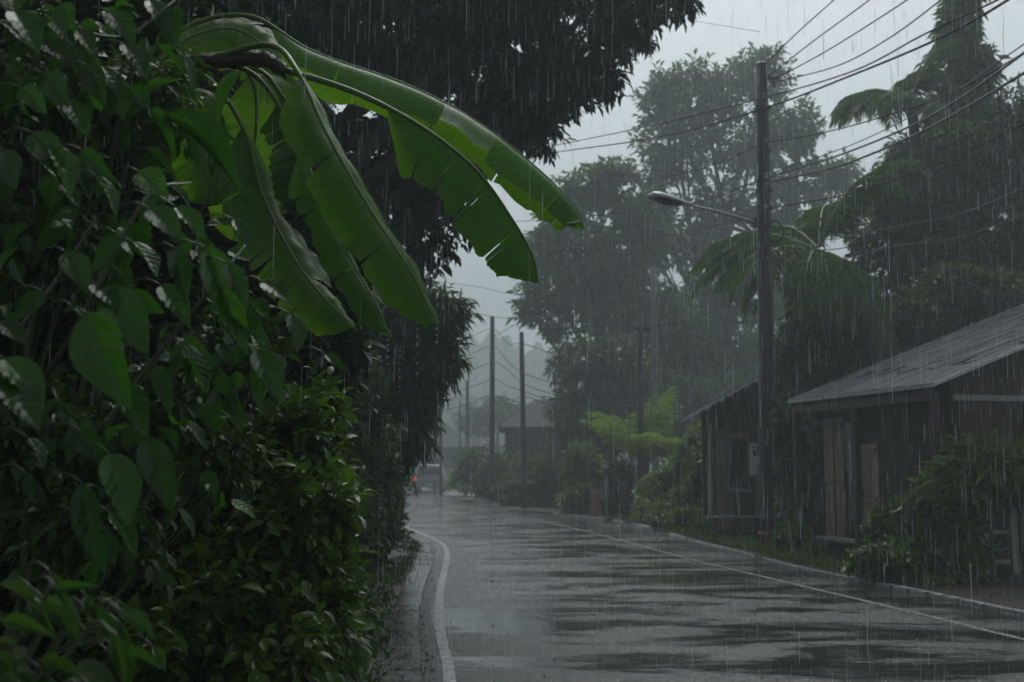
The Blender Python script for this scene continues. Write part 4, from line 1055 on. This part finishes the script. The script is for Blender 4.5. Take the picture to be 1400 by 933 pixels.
key_mid = [(120,430,186,566,2.3,.6), (100,420,150,470,2.35), (5,490,78,560,2.2,.6), (0,520,70,585,2.15,.7), (150,395,214,490,2.4), (128,388,172,425,2.4), (190,235,236,272,2.4,.75), (205,268,200,318,2.4,.7),
           (205,285,256,330,2.35,.6), (240,283,290,328,2.4,.5), (75,200,112,272,2.4,.55), (102,222,160,212,2.45,.5), (45,182,98,246,2.4), (282,338,352,492,2.5,.3), (270,335,300,412,2.5,.35), (310,360,346,424,2.45,.5),
           (350,478,394,552,2.5,.5), (366,508,352,566,2.5,.7), (300,420,386,476,2.5,.35), (360,386,402,412,2.6,.7), (398,430,414,486,2.6,.6), (445,484,478,512,2.8,.4), (150,620,192,722,2.3,.55), (200,598,246,702,2.35,.5),
           (38,598,72,642,2.3), (112,660,152,790,2.3,.35), (36,648,48,684,2.3,.5), (90,345,130,400,2.4), (60,400,20,440,2.35,.5), (180,330,230,380,2.45), (220,390,270,450,2.5,.5), (240,340,262,420,2.5,.4), (160,520,215,600,2.4,.5),
           (0,440,44,470,2.3,.5), (250,470,300,540,2.55,.45), (110,590,160,640,2.4,.5), (215,500,240,570,2.5,.45), (160,320,130,380,2.4,.45), (112,205,160,250,2.4,.4), (130,240,175,300,2.4,.4), (320,300,350,345,2.6,.5), (210,640,250,690,2.5,.5), (150,700,200,760,2.5,.5)]
vine('glossy big-leaved vine with hanging heart-shaped leaves at mid left', key_mid, [CL(120,300,2.8,100,70,.2), CL(240,420,2.9,90,80,.2), CL(100,520,2.7,90,80,.2), CL(180,640,2.7,80,70,.2), CL(320,430,3.0,60,70,.2)], 34, .09, [[(60,520,2.6),(120,420,2.4),(200,270,2.45),(260,250,2.6)], [(130,600,2.5),(220,480,2.5),(300,380,2.5),(340,330,2.6)], [(20,460,2.4),(80,380,2.4),(130,300,2.4)]])
vine('single arching ribbed leaf spray below the banana stalk', [(225,160,364,250,3.0,.3), (205,150,250,215,3.0,.4), (200,205,250,245,3.0,.35), (330,100,290,170,3.3,.4)], [CL(215,170,3.2,30,30,.1)], 6, .12, [[(150,230,3.1),(190,180,3.1),(225,158,3.0)]], T=TH2, join=True)
key_low = []
for k in range(24):
    x0 = rng.uniform(-20, 175); y0 = rng.uniform(790, 930) + (x0 > 110) * 30; a = rng.uniform(-.4, 1.3); l = rng.uniform(40, 80)
    key_low.append((x0, y0, x0 + l * math.cos(a), y0 + l * math.sin(a), rng.uniform(1.6, 1.95), rng.uniform(.3, .5)))
key_low += [(0,800,70,822,1.7,.4), (70,785,100,830,1.75,.4), (160,835,206,862,2.0,.6), (118,815,135,860,1.9,.5), (210,885,232,915,2.2,.6), (60,830,130,870,1.7,.35), (240,870,262,895,2.4,.5)]
vine('blurred light green leafy plant closest to the camera, bottom left corner', key_low, [CL(40,880,1.9,80,40,.15), CL(130,910,2.0,70,30,.15), CL(230,920,2.3,70,24,.15)], 11, .08, [[(-20,930,1.8),(40,860,1.75),(70,800,1.75)]], mat='fore', T=TH2, name='foreground_plant', group=None, wf=.4)

# ------------------------------------------------------------------ BANANA PLANT
BY = 4.6
bp = thing('banana_plant', 'banana plant with long torn dripping leaves arching over the road', 'banana plant', gp(150, 700, BY + .3))
b0 = np.array(bp.location)
ps = catmull([b0, b0 + [.0, 0, .9], P(120, 260, BY + .25), P(150, 130, BY + .1), P(165, 108, BY)], 20)
build('stem', tube(ps, np.interp(np.linspace(0, 1, 20), [0, .6, .9, 1], [.13, .10, .06, .035]), 14), M['rib'], bp, True)

def banana_leaf(ctrl, hw, updir, foldL, foldR, ntear, start=.06, tipcut=1.0, curl=.25, rw=.011, gap=.28, sweep=.35, mat='banana'):
    n = 110
    pts = catmull([P(*c) for c in ctrl], n); T = unit(np.gradient(pts, axis=0))
    tl = np.linspace(0, 1, n); seglen = np.linalg.norm(np.diff(pts, axis=0), axis=1).sum()
    up = np.asarray(updir, float)
    Sd = unit(np.cross(T, up)); U = np.cross(Sd, T)
    def at(t):
        i = np.clip(t, 0, 1) * (n - 1); i0 = int(min(n - 2, i)); f = i - i0
        return [A[i0] * (1 - f) + A[i0 + 1] * f for A in (pts, T, Sd, U)]
    def width(t):
        if t < start: return 0.004
        q = (t - start) / (1 - start)
        return hw * min(1, (q / .13)) ** .65 * max(0.0, 1 - max(0, (q - .5) / (.5 * tipcut)) ** 2.3) ** .75
    V, Fc, al = [], [], []
    m = 7
    for sg, fold in ((-1, foldL), (1, foldR)):
        tears = np.sort(rng.uniform(start + .08, .86, ntear)); ed = [start] + list(tears) + [1.0]
        for a, b in zip(ed[:-1], ed[1:]):
            if b - a < .006: continue
            k = max(2, int((b - a) * 90)); df = rng.normal(0, .10); base = len(V); g = gap * rng.uniform(.1, 1.0) * .02; depth = rng.uniform(.1, .7)
            for i in range(k + 1):
                t = a + (b - a) * i / k
                for j in range(m):
                    s = j / (m - 1)
                    open_ = g * max(0, (s - depth) / (1 - depth)) ** 1.3
                    te = min(max(t, a + open_ if a > start else a), b - open_ if b < 1 else b)
                    p_, t_, s_, u_ = at(te)
                    w = width(te) * (1 + .025 * math.sin(te * 41 + sg) + .02 * math.sin(te * 143) + .012 * math.sin(te * 311 + 2 * sg))
                    ang0 = fold + df * s
                    ph = ang0 + curl * s
                    rip = .006 * math.sin(te * 95 + 2.5 * sg) * s + .011 * math.sin(te * 33 + sg) * s
                    q = p_ + (s_ * sg * math.cos(ph) - u_ * math.sin(ph)) * w * s + u_ * (rip + .018 * math.sin(math.pi * min(1, s * 1.3)) * (w / hw)) + t_ * sweep * w * s * (1 - te * .6)
                    V.append(q); al.append(t + .06 * s)
            for i in range(k):
                for j in range(m - 1):
                    c = base + i * m + j
                    Fc.append([c, c + 1, c + m + 1, c + m] if sg > 0 else [c, c + m, c + m + 1, c + 1])
    lf = build('leaf', (np.array(V), np.array(Fc)), M[mat], bp, True, attrs={'along': al})
    build('midrib', tube(pts, np.linspace(rw, .0025, n) * np.where(tl < start, 1.15, 1), 8), M['rib'], lf, True)
    return lf

# long upper leaf: ridge seen from above, near half hanging
banana_leaf([(165,108,BY+.05), (250,40,BY), (340,22,BY), (430,72,BY), (560,118,BY), (660,172,BY), (745,240,BY), (790,290,BY), (798,314,BY)], .165, (.25, .35, 1), 1.0, 1.0, 4, start=.30, curl=.2)
# second long leaf, rib on show, bright underside below
banana_leaf([(165,108,BY), (300,78,BY-.1), (420,105,BY-.3), (500,133,BY-.4), (580,176,BY-.45), (650,232,BY-.45), (700,300,BY-.45), (728,350,BY-.45), (736,388,BY-.45)], .185, (.3, -.15, 1), .35, 1.15, 6, start=.42, curl=.1, rw=.014)
# steep leaf with both halves on show
banana_leaf([(165,108,BY), (280,82,BY-.2), (368,62,BY-.4), (408,100,BY-.6), (448,185,BY-.75), (505,285,BY-.85), (560,370,BY-.9), (596,440,BY-.92)], .14, (.62, -.62, .6), .38, .55, 4, start=.44, tipcut=1.12, curl=.25, rw=.013)
# thinner pointed leaf left of it
banana_leaf([(165,108,BY), (320,90,BY-.05), (392,160,BY-.1), (430,250,BY-.2), (472,340,BY-.3), (510,410,BY-.35), (536,462,BY-.36)], .105, (.7, -.5, .55), .6, .5, 5, start=.42, curl=.3)
# darker inner leaves hanging behind
banana_leaf([(165,108,BY+.1), (270,100,BY+.1), (330,170,BY+.1), (360,270,BY+.1), (400,350,BY+.05), (445,410,BY), (486,448,BY)], .17, (.6, -.7, .4), .3, .4, 8, start=.34, curl=.25)
banana_leaf([(165,108,BY+.1), (300,85,BY+.2), (345,110,BY+.25), (350,180,BY+.3), (335,260,BY+.3), (320,330,BY+.3)], .22, (.1, -.95, .2), .1, .12, 6, start=.36, curl=.15)
banana_leaf([(165,108,BY+.15), (220,80,BY+.25), (262,50,BY+.35), (320,40,BY+.4), (370,70,BY+.4), (420,120,BY+.35)], .2, (.2, -.8, .55), .2, .3, 6, start=.25, curl=.2)
banana_leaf([(165,108,BY+.15), (235,110,BY+.2), (270,160,BY+.25), (280,230,BY+.25), (290,280,BY+.25)], .16, (.2, -.9, .3), .2, .3, 5, start=.3, curl=.2)
banana_leaf([(165,108,BY+.1), (330,90,BY), (385,130,BY-.05), (408,190,BY-.1), (415,250,BY-.1), (405,300,BY-.1)], .13, (.8, -.5, .2), .7, .75, 4, start=.4, curl=.3, mat='vine')
# thick stalk carrying the crown, with a withered sheath
build('stalk', tube(catmull([P(150,112,BY-.12), P(210,98,BY-.15), P(280,84,BY-.18), P(345,80,BY-.2), P(385,92,BY-.22)], 20), np.linspace(.036, .026, 20), 12), M['rib'], bp, True)
V = []; Fc = []
sh = catmull([P(255,88,BY-.2), P(310,84,BY-.24), P(360,82,BY-.26), P(392,100,BY-.26)], 16)
for i, c in enumerate(sh):
    for k in range(9):
        q = -.4 + k / 8 * 3.4; r = .033 + .008 * math.sin(i * 2.1 + k * 1.7); V.append(c + np.array([0, -math.sin(q) * r, math.cos(q) * r]))
for i in range(15):
    for k in range(8): Fc.append([i*9+k, i*9+k+1, (i+1)*9+k+1, (i+1)*9+k])
build('withered_sheath', (np.array(V), np.array(Fc)), M['dead'], bp, True)

# water strings falling from the leaf tips
def drip(label, px, py, Y, n, dx=0):
    mb = MB(); p0 = P(px, py, Y)
    for k in range(n):
        c = p0 + [dx * .0006 * math.sin(k), 0, -k * .017 * (1 + .08 * k) - .01]
        r = .0034 * rng.uniform(.6, 1.1)
        mb.tube([c + [0,0,r*1.6], c + [0,0,r*.9], c, c + [0,0,-r*.7], c + [0,0,-r]], [r*.1, r*.55, r, r*.75, r*.15], 8)
    tag(build('water_drip', mb.get(), M['water'], None, True, origin=p0), label, 'drip', 'drips from the banana leaf tips')
drip('drops falling from the tip of the highest banana leaf, nearest the street lamp', 797, 316, BY, 6)
drip('drops falling left from the tip of the second banana leaf', 727, 386, BY - .45, 5)
drip('drops falling right from the tip of the second banana leaf', 742, 376, BY - .45, 8)
drip('drops under the square end of the steep banana leaf', 571, 430, BY - .9, 8)
drip('drops at the lower right corner of the steep banana leaf', 597, 438, BY - .9, 4)
drip('drops falling from the tip of the narrow pointed banana leaf', 530, 462, BY - .36, 5)
drip('longest string of drops between the pointed and the steep banana leaf', 547, 470, BY - .4, 7)

# ------------------------------------------------------------------ LITTER AND RAIN
k = 620
yy = 4.5 + 18 * rng.random(k) ** 1.3; xx = leftline(yy) - .12 - np.abs(rng.normal(0, .2, k))
on = rng.random(k) < .1; xx[on] = leftline(yy[on]) + np.abs(rng.normal(0, .5, on.sum()))
rt = rng.random(k) < .3; xx[rt] = rightkerb(yy[rt]) + rng.normal(.05, .3, rt.sum())
zz = np.where(rt, .05, np.where(xx < leftline(yy) - .2, .045, .008))
ld = rng.normal(size=(k, 3)) * [1, 1, .12]
tag(build('leaf_litter', leaves(np.stack([xx, yy, zz], 1), ld, rng.normal(0, .2, (k, 3)) + [0, 0, 1], .05 * rng.uniform(.4, 1.3, k), .024, TM), M['dead']), kind='stuff')

NR = 34000
ry = 3.6 + 30 * rng.random(NR) ** .75
rx = rng.uniform(-.56, .56, NR) * ry
rz = CAMH + rng.uniform(-.34, .5, NR) * ry
ok = (rz > .05); ry, rx, rz = ry[ok], rx[ok], rz[ok]
k = len(ry)
ln = rng.uniform(.035, .12, k) * (1 + .015 * ry); wd = .00035 + .0009 * rng.random(k) ** 2.2 * (1 + .02 * ry)
tx = rng.normal(.012, .012, k)
V = np.zeros((k, 8, 3))
for c in range(3):
    q = 2 * math.pi * c / 3
    V[:, c] = np.stack([rx + wd * math.cos(q), ry + wd * math.sin(q), rz], 1)
    V[:, 3 + c] = np.stack([rx + wd * math.cos(q) * .9 + tx * ln, ry + wd * math.sin(q) * .9, rz + ln], 1)
V[:, 6] = np.stack([rx - tx * ln * .3, ry, rz - ln * .12], 1); V[:, 7] = np.stack([rx + tx * ln * 1.5, ry, rz + ln * 1.6], 1)
f0 = np.array([[0,1,4],[0,4,3],[1,2,5],[1,5,4],[2,0,3],[2,3,5],[0,6,1],[1,6,2],[2,6,0],[3,4,7],[4,5,7],[5,3,7]])
Fc = (f0[None] + (np.arange(k) * 8)[:, None, None]).reshape(-1, 3)
tag(build('rain', (V.reshape(-1, 3), Fc), M['water']), kind='stuff')
# little splashes standing up from the road
k = 1500
sy = 5.5 + 24 * rng.random(k) ** 1.2; sx = leftline(sy) + (rightkerb(sy) - leftline(sy)) * rng.random(k)
mbp_ = np.stack([sx, sy, np.full(k, .004)], 1)
pp = np.repeat(mbp_, 4, axis=0); dd = rng.normal(0, .7, (4 * k, 3)); dd[:, 2] = 1
V, Fc = leaves(pp, dd, rng.normal(size=(4 * k, 3)), .014 * rng.uniform(.4, 1.3, 4 * k), .0022, TQ)
# rings spreading where drops have hit the water film
kr = 700; yr_ = 5 + 14 * rng.random(kr) ** 1.5; xr_ = leftline(yr_) + (rightkerb(yr_) - leftline(yr_)) * rng.random(kr)
rr_ = rng.uniform(.015, .06, kr); n_ = 14; q_ = np.arange(n_) * 2 * math.pi / n_; RV = np.zeros((kr, 3, n_, 3))
for j_, (dr_, dz_) in enumerate(((-.003, .0042), (0, .0049), (.003, .0042))):
    RV[:, j_, :, 0] = xr_[:, None] + (rr_ + dr_)[:, None] * np.cos(q_); RV[:, j_, :, 1] = yr_[:, None] + (rr_ + dr_)[:, None] * np.sin(q_); RV[:, j_, :, 2] = dz_
rf_ = np.array([[a_ * n_ + i_, a_ * n_ + (i_ + 1) % n_, (a_ + 1) * n_ + (i_ + 1) % n_, (a_ + 1) * n_ + i_] for a_ in (0, 1) for i_ in range(n_)])
RF = (rf_[None] + (np.arange(kr) * 3 * n_)[:, None, None]).reshape(-1, 4)
tag(build('rain_rings', (RV.reshape(-1, 3), RF), M['film'], smooth=True), kind='stuff')
tag(build('rain_splashes', (V, Fc), M['water']), kind='stuff')

# ------------------------------------------------------------------ AIR
hz = MB(); hz.box((0, 180, 40), (1300, 780, 84))
m, nt, out = newmat('rain_haze')
pv = N(nt, 'ShaderNodeVolumePrincipled'); pv.inputs['Color'].default_value = (.70, .78, .80, 1); pv.inputs['Density'].default_value = 0.0047; pv.inputs['Anisotropy'].default_value = 0.25
nt.links.new(pv.outputs[0], out.inputs['Volume'])
tag(build('haze', hz.get(), m), kind='stuff')

# ------------------------------------------------------------------ LIGHT, WORLD, CAMERA
SUN_E, SUN_A = R(56), R(4)       # high sun behind thick cloud
w = bpy.data.worlds.new('World'); S.world = w; w.use_nodes = True
nt = w.node_tree; nt.nodes.clear(); L = nt.links.new
sky = N(nt, 'ShaderNodeTexSky', sky_type='NISHITA'); sky.sun_disc = False; sky.sun_elevation = SUN_E; sky.sun_rotation = SUN_A
sky.air_density = 1.0; sky.dust_density = 4.0; sky.ozone_density = 1.0
hs = N(nt, 'ShaderNodeHueSaturation'); hs.inputs['Saturation'].default_value = .30
tcw = N(nt, 'ShaderNodeTexCoord'); cn = N(nt, 'ShaderNodeTexNoise', Scale=2.2, Detail=5.0)
L(tcw.outputs['Generated'], cn.inputs['Vector'])
mr = N(nt, 'ShaderNodeMapRange'); mr.inputs['To Min'].default_value = .78; mr.inputs['To Max'].default_value = 1.2
L(cn.outputs['Fac'], mr.inputs['Value']); L(mr.outputs[0], hs.inputs['Value'])
bg = N(nt, 'ShaderNodeBackground'); bg.inputs['Strength'].default_value = 0.13
ow = N(nt, 'ShaderNodeOutputWorld')
tint = N(nt, 'ShaderNodeMix', data_type='RGBA', blend_type='MULTIPLY'); tint.inputs[0].default_value = 1.0; tint.inputs[7].default_value = (.94, 1.0, 1.015, 1)
L(sky.outputs[0], hs.inputs['Color']); L(hs.outputs[0], tint.inputs[6]); L(tint.outputs[2], bg.inputs['Color']); L(bg.outputs[0], ow.inputs['Surface'])
sd_ = bpy.data.lights.new('sun', 'SUN'); sd_.energy = 0.7; sd_.angle = R(40); sd_.color = (1, .98, .95)
so = bpy.data.objects.new('sun', sd_); COL.objects.link(so)
dirv = Vector((math.sin(SUN_A) * math.cos(SUN_E), math.cos(SUN_A) * math.cos(SUN_E), math.sin(SUN_E)))
so.rotation_euler = dirv.to_track_quat('Z', 'Y').to_euler()

cd = bpy.data.cameras.new('camera'); cam = bpy.data.objects.new('camera', cd); COL.objects.link(cam)
cam.location = (0, 0, CAMH); cam.rotation_euler = (math.pi / 2 + TH, 0, 0)
cd.sensor_width = 36; cd.lens = 36 * FPX / 1400; cd.clip_end = 3000; cd.clip_start = .05
cd.dof.use_dof = True; cd.dof.focus_distance = 5.0; cd.dof.aperture_fstop = 4.5
S.camera = cam
S.view_settings.view_transform = 'Standard'; S.view_settings.look = 'None'
S.view_settings.exposure = 0.27; S.view_settings.gamma = 1.0
S.render.engine = 'CYCLES'
c = S.cycles
c.max_bounces = 6; c.diffuse_bounces = 3; c.glossy_bounces = 3; c.transmission_bounces = 3; c.volume_bounces = 1; c.transparent_max_bounces = 8
c.sample_clamp_indirect = 3.0; c.sample_clamp_direct = 0.0
c.caustics_reflective = False; c.caustics_refractive = False
c.use_denoising = True
c.use_adaptive_sampling = False
try:
    c.denoiser = 'OPENIMAGEDENOISE'; c.denoising_prefilter = 'ACCURATE'; c.denoising_input_passes = 'RGB_ALBEDO_NORMAL'
except Exception: pass
